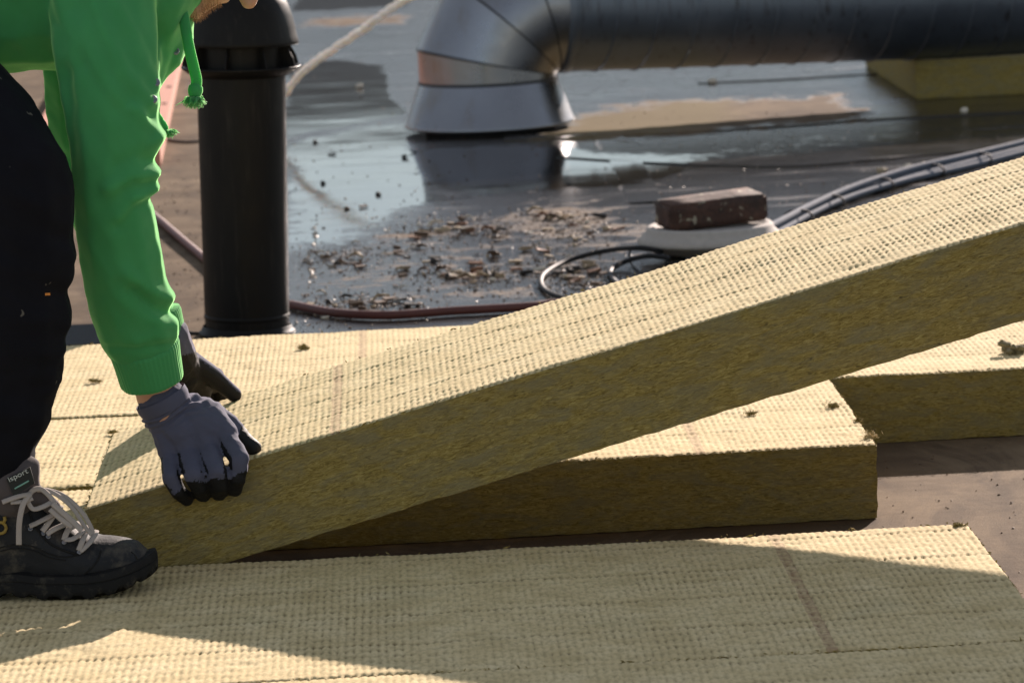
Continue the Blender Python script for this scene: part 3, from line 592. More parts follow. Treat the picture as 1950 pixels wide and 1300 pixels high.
bm = bmesh.new()
def grain(p, r):
    M = Matrix.Translation(p) @ Matrix.Diagonal((r * random.uniform(.7, 1.6), r * random.uniform(.7, 1.6), r * random.uniform(.5, 1), 1)) @ Matrix.Rotation(random.random() * 6, 4, 'X')
    bmesh.ops.create_cone(bm, segments=4, radius1=1, radius2=.4, depth=1.4, cap_ends=True, matrix=M)
for _ in range(1900):
    c, sx_, sy_, n = random.choice(clusters); x = random.gauss(c[0], sx_ * 1.7); y = random.gauss(c[1], sy_ * 1.9)
    if 556 < x < 1240 and 395 < y < 632: p = on_z(x, y); grain((p.x, p.y, .0015), random.uniform(.0012, .0034))
for _ in range(500):
    x = random.uniform(560, 1950); y = random.uniform(120, 460); p = on_z(x, y); grain((p.x, p.y, .0015), random.uniform(.0012, .003))
for _ in range(160):
    x = random.uniform(300, 385); y = random.uniform(300, 640); p = on_z(x, y); grain((p.x, p.y, .0015), random.uniform(.0012, .003))
for _ in range(60):
    p = on_z(random.uniform(1680, 1950), random.uniform(850, 1150)); grain((p.x, p.y, .001), random.uniform(.001, .0022))
tag(from_bm('grit', bm, M_CHIP[0]), kind='stuff')
bm = bmesh.new()
for _ in range(900):
    c, sx_, sy_, n = random.choice(clusters); x = random.gauss(c[0], sx_ * 1.9); y = random.gauss(c[1], sy_ * 1.9)
    if 556 < x < 1260 and 395 < y < 632: p = on_z(x, y); grain((p.x, p.y, .002), random.uniform(.0010, .0030))
for _ in range(260):
    x = random.uniform(1180, 1950); y = random.uniform(250, 440); p = on_z(x, y); grain((p.x, p.y, .002), random.uniform(.001, .0028))
for _ in range(46):  # row of pale grains drawn in place of a glare streak on the wet roof
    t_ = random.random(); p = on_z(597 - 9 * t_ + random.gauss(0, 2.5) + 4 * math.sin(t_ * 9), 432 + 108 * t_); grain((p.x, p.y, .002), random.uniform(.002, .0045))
tag(from_bm('pale_grit_and_glare', bm, simple('wet_pale_grit_and_glare', (.38, .32, .25), .55, 0, .4, 60)), kind='stuff')
# loose tufts of wool
M_FLUFF = simple('fleece_fluff', (.50, .40, .22), .95, 0, .3, 80)
def tuft(pos, size, label, seed, mat=None, n=70):
    rr = random.Random(seed); bm = bmesh.new()
    for _ in range(max(7, n // 7)):
        c = Vector((rr.gauss(0, .42) * size[0], rr.gauss(0, .42) * size[1], abs(rr.gauss(0, .5)) * size[2])); r = rr.uniform(.18, .42) * min(size[0], size[1])
        g = bmesh.ops.create_icosphere(bm, subdivisions=2, radius=1, matrix=Matrix.Translation(c) @ Matrix.Rotation(rr.random() * 6, 4, 'Z') @ Matrix.Diagonal((r * rr.uniform(1, 2), r, r * .7, 1)))
        for v in g['verts']: v.co += Vector((rr.gauss(0, 1), rr.gauss(0, 1), rr.gauss(0, 1))) * r * .16; v.co.z = max(v.co.z, -.001)
    for _ in range(n * 2):
        c = Vector((rr.gauss(0, .5) * size[0], rr.gauss(0, .5) * size[1], abs(rr.gauss(0, .5)) * size[2])); d = Vector((rr.gauss(0, 1), rr.gauss(0, 1), rr.gauss(0, .4))).normalized() * rr.uniform(.1, .32) * size[0]
        add_tube(bm, [c - d, c + Vector((0, 0, .1 * size[2])), c + d + Vector((0, 0, rr.gauss(0, .15) * size[2]))], [.0002, .0005, .0002], 3)
    o = from_bm('wool_tuft', bm, mat or M_SIDE); o.location = pos; tag(o, label, 'wool tuft', 'loose tufts of stone wool'); return o
p = on_z(1935, 672, .12); tuft((p.x, p.y, .121), (.021, .019, .013), 'large tuft of wool on the right edge board', 1, simple('grey_wool', (.20, .175, .10), .95, 0, .4, 60), 130)
p = on_z(577, 665, .12); tuft((p.x, p.y, .121), (.010, .009, .006), 'small tuft of wool on the rearmost board by the pipe', 2)
p = on_z(182, 728, .12); tuft((p.x, p.y, .121), (.011, .008, .005), 'small tuft of wool on the rearmost board between leg and sleeve', 3)
p = on_z(1662, 832, .12); tuft((p.x - .004, p.y + .004, .117), (.012, .010, .012), 'curled tuft of wool at the cut corner of the flat board', 4, M_FLUFF, 60)
p = on_z(1640, 800, .12); tuft((p.x - .004, p.y, .119), (.008, .006, .005), 'small tuft of wool on the edge behind the curled corner', 5)
p = on_z(1600, 775, .12); tuft((p.x - .012, p.y, .121), (.011, .008, .006), 'tiny dark tuft of wool near the middle of the flat board end', 6)
p = on_z(1432, 790, .12); tuft((p.x, p.y, .121), (.010, .006, .005), 'thin sliver of wool on the flat board under the lifted one', 7)
p = on_z(1838, 998, .12); tuft((p.x - .01, p.y - .008, .119), (.009, .007, .005), 'dark tuft of wool on the sunlit corner of the foreground board', 8)
p = on_z(215, 826, .12); tuft((p.x, p.y, .121), (.009, .007, .005), 'tuft of wool beside the shadow left of the gloves', 9)
# ================================================================== THE WORKER
V3 = lambda x, y, Y: np.array(on_y(x, y, Y))
# body: one continuous figure
hipR, hipL = V3(-255, 90, .02), V3(-255, 90, .26); kneeR, kneeL = V3(30, 350, -.13), np.array((-.36, .42, .60)); ankR, ankL = V3(-12, 900, -.15), np.array((-.46, .46, .24))
shR, shL = V3(195, -110, .07), V3(215, -130, .40); elR, elL = V3(217, 320, -.035), V3(190, 270, .44); wrR, wrL = V3(300, 752, .028), V3(304, 645, .46)
chest = V3(120, -110, .22); neck0 = V3(330, -150, .22); headc = V3(520, -118, .20)
hu = np.array((math.cos(math.radians(30)), 0., math.sin(math.radians(30)))); hf = np.array((math.sin(math.radians(30)), -.12, -math.cos(math.radians(30)))); hf /= np.linalg.norm(hf)
hs = np.cross(hu, hf)
chin = V3(374, 37, .185)
def HL(f, s, u, k=.92): return chin + (hf * (f - .088) + hs * s + hu * (u + .112)) * k        # head frame anchored at the chin
caps = [(hipR, .085, hipL, .085), ((hipR + hipL) / 2, .09, chest, .10), (chest, .11, (shR + shL) / 2, .12), (shR, .06, shL, .06), ((shR + shL) / 2, .07, HL(-.01, 0, -.08), .055),
        (shR, .055, elR, .042), (elR, .042, wrR, .031), (shL, .055, elL, .042), (elL, .038, wrL, .026), (wrR, .031, V3(316, 785, .022), .028), (wrL, .027, V3(345, 690, .52), .024),
        (hipR, .085, kneeR, .058), (kneeR, .056, ankR, .04), (hipL, .085, kneeL, .058), (kneeL, .056, ankL, .04), (ankR, .036, V3(-40, 925, -.160), .030), (ankL, .036, ankL + np.array((.0, 0, -.05)), .030)]
hd = [(HL(-.01, 0, .03), .088, HL(.005, 0, .045), .084), (HL(.03, 0, -.045), .056, HL(.062, 0, -.095), .024), (HL(.072, -.012, -.104), .017, HL(.072, .012, -.104), .017),
      (HL(.04, .045, -.06), .02, HL(.02, .058, -.02), .022), (HL(.04, -.045, -.06), .02, HL(.02, -.058, -.02), .022),
      (HL(.078, 0, .012), .011, HL(.108, 0, -.030), .0125), (HL(.090, .013, -.034), .0085, HL(.090, -.013, -.034), .0085),
      (HL(.080, .018, -.060), .0075, HL(.084, 0, -.058), .009), (HL(.080, -.018, -.060), .0075, HL(.084, 0, -.058), .009), (HL(.078, .014, -.073), .0075, HL(.078, -.014, -.073), .0075),
      (HL(.074, .04, .022), .012, HL(.08, .008, .026), .012), (HL(.074, -.04, .022), .012, HL(.08, -.008, .026), .012), (HL(.062, .036, -.02), .020, HL(.06, .034, -.02), .020), (HL(.062, -.036, -.02), .020, HL(.06, -.034, -.02), .020)]
for s in (1, -1): hd += [(HL(-.005, s * .078, -.03), .009, HL(-.015, s * .086, .012), .013)]
bme = fused_mesh('person', caps + hd, .0042, 3)
person = link('person', bme, M_SKIN, None, True)
tag(person, 'worker in a green hoodie and dark trousers bending to lower the lifted board', 'person')
for s in (1, -1):
    bm = bmesh.new(); bmesh.ops.create_uvsphere(bm, u_segments=16, v_segments=10, radius=.0115, matrix=Matrix.Translation(HL(.070, s * .032, .002))); from_bm('eye', bm, simple('eye_white', (.6, .57, .53), .2), person, True)
# hair and short beard
bm = bmesh.new()
hv, hn = get_vn(bme)
hair = fused_mesh('hair', [(HL(-.02, 0, .045), .094, HL(.0, 0, .058), .088)], .006, 3); link('hair', hair, M_HAIR, person, True)
rr = random.Random(5); loc = (hv - chin) / .92; ff = loc @ hf + .088; fs = loc @ hs; fu = loc @ hu - .112
sel = np.where((fu < -.066) & (fu > -.135) & (ff > .015) & (np.abs(fs) < .06))[0]
for i in sel:
    for _ in range(2):
        if rr.random() < .75:
            p = Vector(hv[i]); n_ = Vector(hn[i]); d = (n_ + Vector((rr.gauss(0, .4), rr.gauss(0, .4), rr.gauss(0, .4))) - Vector(hu) * .5).normalized() * rr.uniform(.004, .009)
            t1 = d.orthogonal().normalized() * .0005; bm.faces.new([bm.verts.new(p + t1), bm.verts.new(p - t1), bm.verts.new(p + d)])
beard = from_bm('beard', bm, simple('beard_hair', (.30, .16, .07), .6, 0, .3, 90), person); beard['kind'] = 'stuff'
# trousers
tc = [(hipR, .125, hipL, .125), (hipR, .125, V3(-60, 262, -.07), .099), (V3(-60, 262, -.07), .097, V3(24, 345, -.125), .080), (V3(24, 345, -.125), .080, V3(32, 420, -.13), .077), (V3(32, 420, -.13), .077, V3(30, 560, -.13), .0785), (V3(30, 560, -.13), .0785, V3(22, 660, -.135), .078),
      (V3(22, 660, -.135), .076, V3(2, 760, -.14), .071), (V3(2, 760, -.14), .070, V3(-6, 850, -.145), .0575), (V3(-6, 850, -.145), .0575, V3(-14, 884, -.15), .053),
      (hipL, .125, kneeL, .082), (kneeL, .082, ankL, .066), (hipR * .5 + hipL * .5, .135, V3(-120, 40, .14), .125)]
tme = fused_mesh('trousers', tc, .0055, 4)
v, n = get_vn(tme); u1 = v[:, 2] * 1 + v[:, 0] * .45
wr = (fbm(u1 * 26 + 3, v[:, 0] * 7 + v[:, 1] * 6, 4, 3) - .5) * .018 + (fbm(v[:, 2] * 60, v[:, 0] * 16 + v[:, 1] * 14, 9, 2) - .5) * .005 * (v[:, 2] < .5)
set_v(tme, v + n * wr[:, None]); trou = link('trousers', tme, M_TROU, person, True)
# hoodie
hc = []
def chain(pts):
    for a, b in zip(pts[:-1], pts[1:]): hc.append((V3(*a[:3]), a[3], V3(*b[:3]), b[3]))
chain([(195, -130, .09, .092), (195, 0, .04, .074), (203, 100, .005, .0735), (211, 200, -.02, .0665), (217, 300, -.035, .0612), (219, 395, -.035, .0555), (231, 495, -.025, .0605), (246, 572, -.01, .0585), (262, 622, .0, .0575), (270, 640, .004, .054), (274, 662, .008, .047)])
chain([(215, -135, .40, .092), (178, 60, .43, .078), (172, 190, .45, .070), (185, 300, .455, .066), (212, 430, .455, .058), (252, 560, .455, .050), (293, 622, .46, .043)])
chain([(-235, 25, .14, .150), (-90, -75, .15, .160), (60, -110, .20, .165), (190, -150, .23, .155)])
chain([(-225, 20, .26, .13), (60, -70, .30, .13)]); chain([(-60, -10, .12, .112), (50, -28, .13, .120), (150, -40, .14, .13)])
chain([(195, -130, .09, .095), (215, -135, .40, .095)])
chain([(260, -80, .20, .12), (296, -30, .20, .066), (298, 40, .19, .056), (299, 88, .17, .038), (289, 132, .16, .026), (280, 172, .15, .0165), (276, 215, .14, .012)])
chain([(210, 30, .14, .075), (240, 120, .10, .05), (262, 190, .08, .026)]); chain([(225, -60, .15, .12), (250, 60, .15, .065), (262, 150, .13, .035)])
chain([(300, -150, .10, .060), (352, -70, .13, .030)]); chain([(352, -75, .13, .032), (352, -20, .17, .024)]); chain([(300, -190, .22, .10), (350, -200, .22, .09)])
hme = fused_mesh('hoodie', hc, .0042, 7, .65)
v, n = get_vn(hme)
Rpx = (v - CP) @ RC; PX = Rpx[:, 0] / Rpx[:, 2] * FPX + 975; PY = Rpx[:, 1] / Rpx[:, 2] * FPX + 650
near = np.clip((.16 - v[:, 1]) / .1, 0, 1)
# folds follow the pull of the cloth: measured fold lines in metres on the sleeve and chest
def gpx(P, Y=.0): return np.array([V3(x, y, Y)[[0, 2]] for x, y in P])
def dline(P):
    d = np.full(len(v), 1e9); s = np.zeros(len(v))
    for a, b in zip(P[:-1], P[1:]):
        e = b - a; q = v[:, [0, 2]] - a; t = np.clip((q @ e) / (e @ e), 0, 1); dd = q - t[:, None] * e
        sg = np.sign(q[:, 0] * e[1] - q[:, 1] * e[0]); L_ = np.linalg.norm(dd, axis=1); m_ = L_ < np.abs(d); d = np.where(m_, L_ * sg, d)
    return d
folds = [([(118, -10), (150, 60), (190, 130), (245, 205), (292, 262)], .011, .012), ([(178, -10), (205, 60), (240, 130), (285, 190)], .009, .010), ([(215, -10), (255, 60), (285, 130), (297, 160)], .006, .009), ([(140, 20), (170, 110), (225, 190), (285, 245)], -.008, .010),
         ([(262, 200), (278, 225), (300, 250)], .010, .009), ([(215, 345), (255, 322), (300, 322)], .009, .009), ([(235, 400), (262, 365), (300, 352)], .010, .008), ([(230, 300), (262, 285), (298, 300)], -.006, .010), ([(228, 420), (258, 380), (300, 372)], -.006, .008),
         ([(250, 508), (290, 545), (322, 565)], .009, .010), ([(262, 540), (300, 575), (330, 590)], -.010, .010), ([(240, 560), (290, 600), (345, 620)], .005, .012), ([(265, 640), (300, 628), (340, 645)], .004, .008), ([(205, 655), (260, 655), (340, 648)], -.004, .006),
         ([(132, 130), (134, 220), (140, 300)], -.006, .010), ([(112, 60), (118, 180), (136, 300)], .005, .008)]
disp = np.zeros(len(v))
for P, amp, wd in folds:
    d = dline(gpx(P)); disp += amp * .80 * np.exp(-(d / wd) ** 2) * near
disp += (fbm(v[:, 2] * 13 + v[:, 0] * 20, v[:, 0] * 8 - v[:, 2] * 3 + v[:, 1] * 6, 21, 3) - .5) * .010 + (fbm(v[:, 2] * 42 - v[:, 0] * 30, v[:, 1] * 20 + v[:, 0] * 10, 31, 2) - .5) * .0025
far_ = 1 - near; disp += far_ * (fbm(v[:, 2] * 24 + v[:, 0] * 16, v[:, 1] * 8, 27, 3) - .5) * .012
set_v(hme, v + n * disp[:, None])
ax_ = Vector(V3(262, 622, .0) - V3(276, 668, .01)).normalized(); hood = link('hoodie', hme, M_HOOD, person, True)
# ribbed cuff with a real open end
def cuff(name, p0, p1, r0, r1, parent):
    p0, p1 = Vector(p0), Vector(p1); d = (p1 - p0).normalized(); e = d.orthogonal().normalized(); g = d.cross(e); bm = bmesh.new(); rings = []
    prof = [(0., r0 * .80), (.06, r0 * .99), (.18, r0), (.5, (r0 + r1) / 2), (.9, r1 * 1.01), (.985, r1), (1., r1 * .97), (.985, r1 * .93), (.6, r1 * .9)]
    for t, r in prof:
        rings.append([bm.verts.new(p0.lerp(p1, t) + (e * math.cos(a) + g * math.sin(a)) * (r * (1 + .012 * math.sin(a * 7 + t * 2) + .007 * math.sin(a * 45))) ) for a in np.linspace(0, 2 * math.pi, 270, endpoint=False)])
    for i in range(len(rings) - 1):
        for k in range(270): bm.faces.new((rings[i][k], rings[i][(k + 1) % 270], rings[i + 1][(k + 1) % 270], rings[i + 1][k]))
    return from_bm(name, bm, M_RIB, parent, True)
cuff('cuff', V3(272, 652, .006), V3(290, 725, .022), .0485, .0440, hood)
cuff('cuff', V3(290, 598, .458), V3(316, 655, .465), .042, .035, hood)
hb = surf(hood)
# hem band of the hoodie
# drawstrings and snaps
def drawcord(pts, parent, ks=1.):
    P = spline(pts, 8); tube('drawstring', P, .0078, M_HOOD, parent, 12, .55, (0, 1, 0)); e = Vector(P[-1]); d = (Vector(P[-1]) - Vector(P[-3])).normalized()
    bm = bmesh.new(); add_tube(bm, [e - d * .004, e, e + d * .006, e + d * .013, e + d * .016], [.006 * ks, .0098 * ks, .0105 * ks, .0085 * ks, .005 * ks], 12, .8, (0, 1, 0)); rr = random.Random(3)
    for _ in range(260):
        q = e + d * .014 + Vector((rr.gauss(0, .004), rr.gauss(0, .004), 0)); dd = (d + Vector((rr.gauss(.1, .55), rr.gauss(0, .5), rr.gauss(0, .25)))).normalized() * rr.uniform(.008, .019) * ks
        add_tube(bm, [q, q + dd * .6, q + dd + Vector((rr.gauss(0, .002), 0, 0))], [.0011, .001, .0004], 4)
    o = from_bm('knotted_end', bm, M_HOOD, parent, True); return o
drawcord([on_y(338, -15, .15), on_y(350, 35, .115), on_y(357, 75, .098), on_y(362, 100, .09), on_y(369, 130, .09), on_y(374, 152, .09), on_y(373, 165, .09)], hood)
drawcord([on_y(290, 205, .06), on_y(296, 222, .06), on_y(303, 232, .06)], hood, .7)
for px, py in ((341, 98), (304, 157), (299, 189)):
    p = stick(hb, px - 6, py, -.0012, .1); M_ = Matrix.Translation(p) @ Matrix.Rotation(math.radians(62), 4, 'X') @ Matrix.Rotation(math.radians(20), 4, 'Y')
    lathe('snap_button', [(.0, .0014), (.0026, .0013), (.0032, .0022), (.0050, .0022), (.0058, .0014), (.0058, -.001)], M_SNAP, hood, 24, M_)
# small orange tag on the trousers
tb = surf(trou); p = stick(tb, 88, 560, .001)
bm = bmesh.new(); add_box(bm, (-.0045, -.0008, -.0016), (.0045, .0008, .0016), Matrix.Translation(p)); from_bm('tag_label', bm, simple('orange_tag', (.55, .20, .03), .7), trou)
# ---- gloves
def glove(wr0, wr1, palm, fingers, thumb, cuffpts, coatfn, voxel=.0022):
    caps = []
    for a, b in zip(cuffpts[:-1], cuffpts[1:]): caps.append((a[0], a[1], b[0], b[1]))
    for c in palm: caps.append(c)
    for fg in fingers + [thumb]:
        for (a, ra), (b, rb) in zip(fg[:-1], fg[1:]): caps.append((a, ra, b, rb))
    me = fused_mesh('work_glove', caps, voxel, 2, .45); v, n = get_vn(me); return me, v, n
def place_coat(me, mask):
    me.materials.append(M_KNIT); me.materials.append(M_COAT)
    pv = np.array([p.vertices[0] for p in me.polygons]); me.polygons.foreach_set('material_index', mask[pv].astype(np.int32)); me.polygons.foreach_set('use_smooth', [True] * len(me.polygons)); me.update()
def F(*j): return [(V3(x, y, Y), r) for x, y, Y, r in j]
fingersR = [F((433, 836, .006, .0152), (456, 874, -.030, .0142), (452, 908, -.030, .0130), (445, 930, -.012, .0120)),
            F((396, 856, .000, .0165), (412, 899, -.040, .0150), (416, 922, -.032, .0134), (417, 938, -.013, .0118)),
            F((358, 862, .002, .0160), (369, 904, -.040, .0145), (379, 926, -.032, .0130), (386, 941, -.013, .0114)),
            F((324, 866, .008, .0142), (325, 908, -.030, .0128), (339, 936, -.028, .0116), (356, 950, -.011, .0104))]
thumbR = F((402, 788, .040, .0190), (438, 812, .042, .0165), (462, 836, .038, .0140), (482, 852, .032, .0122))
wr_ = V3(305, 748, .026)
palmR = [(V3(318, 790, .030), .030, V3(345, 822, .014), .027), (V3(345, 785, .034), .029, V3(400, 815, .018), .025), (V3(316, 805, .028), .024, V3(324, 858, .010), .0185), (V3(345, 820, .018), .026, V3(358, 856, .006), .0195), (V3(375, 808, .022), .026, V3(396, 848, .006), .0200), (V3(395, 795, .03), .025, V3(428, 828, .012), .0195), (V3(345, 775, .04), .024, V3(402, 790, .040), .021)]
cuffR = [(V3(312, 768, .026), .0365), (V3(313, 776, .027), .0345), (V3(314, 786, .028), .0325), (V3(322, 800, .028), .031)]
gme, v, n = glove(None, None, palmR, fingersR, thumbR, cuffR, None)
PXY = (v - CP) @ RC; gx = PXY[:, 0] / PXY[:, 2] * FPX + 975; gy = PXY[:, 1] / PXY[:, 2] * FPX + 650
# knit gathers at the wrist
axw = Vector(V3(322, 800, .028) - V3(303, 752, .026)).normalized(); tw = (v - V3(303, 752, .026)) @ np.array(axw)
ga = np.exp(-((tw - .022) / .018) ** 2); dsp = ga * (.0022 * np.sin(tw * 760 + 2.2 * np.sin(v[:, 0] * 55) + 9 * fbm(v[:, 0] * 20, v[:, 1] * 20, 3, 2)) + .0012 * (fbm(tw * 260, v[:, 0] * 60, 5, 2) - .5)) + .0030 * (fbm(v[:, 0] * 60 + v[:, 2] * 90, v[:, 1] * 60, 8, 3) - .5) + .0012 * (fbm(v[:, 2] * 230 + v[:, 0] * 60, v[:, 0] * 90, 18, 2) - .5)
set_v(gme, v + n * dsp[:, None])
fv = np.array(V3(372, 900, -.036) - V3(352, 845, .004)); fv /= np.linalg.norm(fv)
tip_lim = np.interp(gx, [320, 350, 362, 400, 435, 455], [944, 930, 920, 922, 912, 900]) + 22 * (fbm(v[:, 0] * 60, v[:, 1] * 60, 2, 2) - .5)
thd = np.min([np.linalg.norm(v - q, axis=1) for q in (V3(462, 838, .038), V3(480, 851, .034), V3(470, 845, .036))], axis=0)
coat = (gy > tip_lim) & (gy > 880) | (n[:, 2] < -.35) & (tw > .05) | (thd < .020) & (gx > 457) | (n[:, 0] < -.75) & (tw > .075) & (gy < 900) | (n[:, 0] > .8) & (gy > 858) & (gx < 470) & (gy > 880)
place_coat(gme, coat); gl = link('work_glove', gme, [], person)
# open rib mouth of the glove
bm = bmesh.new(); add_tube(bm, [V3(305, 754, .0255), V3(311, 765, .026), V3(317, 776, .0265)], [.0378, .0385, .0362], 40, .98, None, False); from_bm('glove_mouth', bm, M_KNIT, gl, True)
L0 = lambda x, y, h=0.: np.array(on_lift(x, y, h))
thumbL = [(V3(362, 690, .52), .019), (V3(398, 712, .535), .0160), (V3(424, 733, .55), .0138), (V3(446, 751, .556), .0120)]
ed = .618
fingersL = []
for k, xx in enumerate((.098, .120, .142, .162)):
    z0 = .205 + TS * xx
    fingersL.append([(np.array((xx, .60, z0 + .040)), .0140), (np.array((xx + .004, ed + .022, z0 + .022)), .0125), (np.array((xx + .006, ed + .018, z0 - .012)), .0115), (np.array((xx + .007, ed + .010, z0 - .034)), .0102)])
palmL = [(V3(335, 672, .485), .029, V3(352, 712, .53), .026), (V3(345, 690, .50), .026, V3(378, 735, .57), .022), (V3(340, 700, .50), .024, np.array((.100, .595, .262)), .019), (V3(352, 715, .52), .024, np.array((.120, .595, .268)), .019), (V3(360, 715, .53), .022, np.array((.141, .595, .272)), .018), (V3(362, 712, .53), .02, np.array((.158, .595, .276)), .017), (V3(362, 735, .55), .020, V3(382, 752, .575), .017)]
cuffL = [(V3(318, 640, .462), .034), (V3(328, 662, .475), .032), (V3(338, 682, .49), .031)]
gme2, v, n = glove(None, None, palmL, fingersL, thumbL, cuffL, None)
set_v(gme2, v + n * (.0018 * (fbm(v[:, 0] * 70 + v[:, 2] * 80, v[:, 1] * 70, 8, 3) - .5))[:, None])
coat2 = (n[:, 2] < .32) & (v[:, 2] < V3(338, 670, .49)[2])
place_coat(gme2, coat2); gl2 = link('work_glove', gme2, [], person)
# ---- boots
def boot(parent, toe, ang, side):
    """foot along +x, toe at x=0, heel at -.305; z from the sole"""
    be = empty('boot', toe); be.rotation_euler = (0, 0, ang); bpy.context.view_layer.update(); MB = be.matrix_world.copy()
    be.parent = parent; be.matrix_parent_inverse = parent.matrix_world.inverted()
    st = [(.000, .030, .048, .004), (-.006, .022, .053, .022), (-.018, .016, .0640, .036), (-.035, .014, .0690, .044), (-.055, .012, .0725, .049), (-.075, .012, .0740, .0510), (-.092, .012, .084, .0515), (-.108, .012, .101, .0510), (-.125, .012, .121, .0495), (-.142, .012, .144, .047), (-.160, .012, .163, .045), (-.178, .012, .184, .0445), (-.20, .012, .20, .0445), (-.225, .013, .205, .044), (-.25, .014, .207, .042), (-.275, .018, .208, .036), (-.292, .024, .206, .026), (-.302, .03, .200, .008)]
    seg = 40; rings = []; bm = bmesh.new()
    cen = lambda x: .010 * math.sin((x + .15) * 9) * side
    for x, zb, zt, yw in st:
        ring = []; hh = (zt - zb) / 2; zc = (zt + zb) / 2
        for k in range(seg):
            a = 2 * math.pi * k / seg; c, s = math.cos(a), math.sin(a); e = 2.5
            yy = math.copysign(abs(c) ** (2 / e), c); zz = math.copysign(abs(s) ** (2 / e), s)
            w_ = yw * (1 - .42 * max(0, zz) ** 1.3 * min(1, (zt - .05) / .06)) if zt > .086 else yw * (1 - .12 * max(0, zz))
            y = cen(x) + yy * w_; z = zc + zz * hh
            ring.append(bm.verts.new(MB @ Vector((x, y, z))))
        rings.append(ring)
    for i in range(len(rings) - 1):
        for k in range(seg): bm.faces.new((rings[i][k], rings[i][(k + 1) % seg], rings[i + 1][(k + 1) % seg], rings[i + 1][k]))
    bm.faces.new(rings[0]); bm.faces.new(rings[-1])
    bmesh.ops.subdivide_edges(bm, edges=bm.edges[:], cuts=1, use_grid_fill=True, smooth=.6)
    bm.normal_update()
    for v_ in bm.verts:
        q = MB.inverted() @ v_.co; k = float(fbm(np.array(q.x * 26 + q.z * 18), np.array(q.z * 40 + q.y * 8), 13, 3)) - .5
        k2 = math.exp(-((q.x + .082 - .12 * (q.z - .05)) / .007) ** 2)
        v_.co += v_.normal * (.0055 * k * (0.35 if q.x > -.06 else 1) - .0022 * k2)
    up_ = from_bm('upper', bm, M_LEATHER, be, True)
    # toe cap overlay and welt
    # sole: outline with tread blocks
    bm = bmesh.new(); out = []; N_ = 150
    foot = [(.010, 0), (.004, .024), (-.014, .043), (-.045, .0545), (-.085, .0565), (-.13, .050), (-.17, .043), (-.22, .0445), (-.27, .043), (-.298, .030), (-.312, 0)]
    up_o = spline([(x, y, 0) for x, y in foot], 8); lo_o = up_o[::-1].copy(); lo_o[:, 1] *= -1; oo = np.vstack([up_o[:-1], lo_o[:-1]])
    def toe_spring(x): return .020 * max(0, (x + .085) / .09) ** 2 + .004 * max(0, (-.25 - x) / .06) + .006 * math.exp(-((x + .185) / .03) ** 2)
    lay = [(-.001, .93, 0), (.004, .99, 0), (.010, 1., 0), (.0185, 1.0, 1), (.0195, .975, 1), (.0208, .975, 1), (.0220, 1.0, 1), (.0275, .995, 1), (.031, .96, 1)]
    rg = []
    for z, sc, kind in lay:
        ring = []
        for i, p in enumerate(oo):
            x, y = p[0], p[1]; lug = 0
            if kind == 0 and (i // 3) % 2 == 0: lug = .0045 if z < .008 else .001
            x_ = -.15 + (x + .15) * (1 - (1 - sc) * .35); ts = toe_spring(x) * (1 if z < .02 else .9)
            ext = .0015 * max(0, (x + .05) / .055) if kind else 0
            ring.append(bm.verts.new(MB @ Vector((x_, cen(x) + y * sc, max(z, 0) + ts + lug + (ext if z > .03 else 0)))))
        rg.append(ring)
    for a, b in zip(rg[:-1], rg[1:]):
        for i in range(len(oo)): j = (i + 1) % len(oo); bm.faces.new((a[i], a[j], b[j], b[i]))
    bm.faces.new(rg[0][::-1]); bm.faces.new(rg[-1]); so_ = from_bm('sole', bm, M_SOLE, be); sharp_smooth(so_, 40)
    # rubber toe bumper
    bm = bmesh.new(); pts = []
    # padded collar
    bm = bmesh.new(); cc = [MB @ Vector((-.235 + .062 * math.cos(a), cen(-.23) + .043 * math.sin(a), .212 + .010 * math.cos(a))) for a in np.linspace(0, 2 * math.pi, 40)]
    add_tube(bm, cc, .0115, 12, 1.0, None, False); from_bm('collar', bm, M_PAD, be, True)
    return be, up_, MB
toeR = on_z(291, 1092, .12); toeR = Vector((.0955, -.150, .120)); bR, upR, MBR = boot(person, toeR, math.radians(-5), 1)
boot(person, Vector((-.30, .44, .1205)), math.radians(4), -1)
ub = surf(upR)
# tongue with its woven label
tg = [(V3(-25, 915, -.165), .026), (V3(25, 905, -.165), .026), (V3(58, 880, -.165), .0135), (V3(70, 905, -.165), .010), (V3(72, 940, -.165), .010)]
tgm = fused_mesh('tongue', [(V3(0, 925, -.165), .038, V3(38, 900, -.165), .028), (V3(38, 900, -.165), .027, V3(57, 888, -.165), .0145), (V3(55, 890, -.165), .0145, V3(60, 935, -.165), .012), (V3(60, 932, -.165), .012, V3(100, 965, -.165), .012), (V3(20, 940, -.165), .034, V3(50, 945, -.165), .02)], .0035, 4)
tong = link('tongue', tgm, M_PAD, bR, True); tbv = surf(tong)
pl_ = [stick(tbv, x, y, .0012) for x, y in ((16, 916), (57, 893), (66, 920), (31, 943))]; yb = min(p.y for p in pl_) - .001
def lab(px, py, d=0): return on_y(px, py, yb - d)
v8 = [lab(12, 912), lab(57, 889), lab(66, 920), lab(26, 944)]; v8 = v8 + [p + Vector((0, .004, 0)) for p in v8]
pydata('label_patch', v8, [(0, 1, 2, 3), (7, 6, 5, 4), (0, 4, 5, 1), (1, 5, 6, 2), (2, 6, 7, 3), (3, 7, 4, 0)], simple('woven_black', (.012, .015, .014), .8), tong)
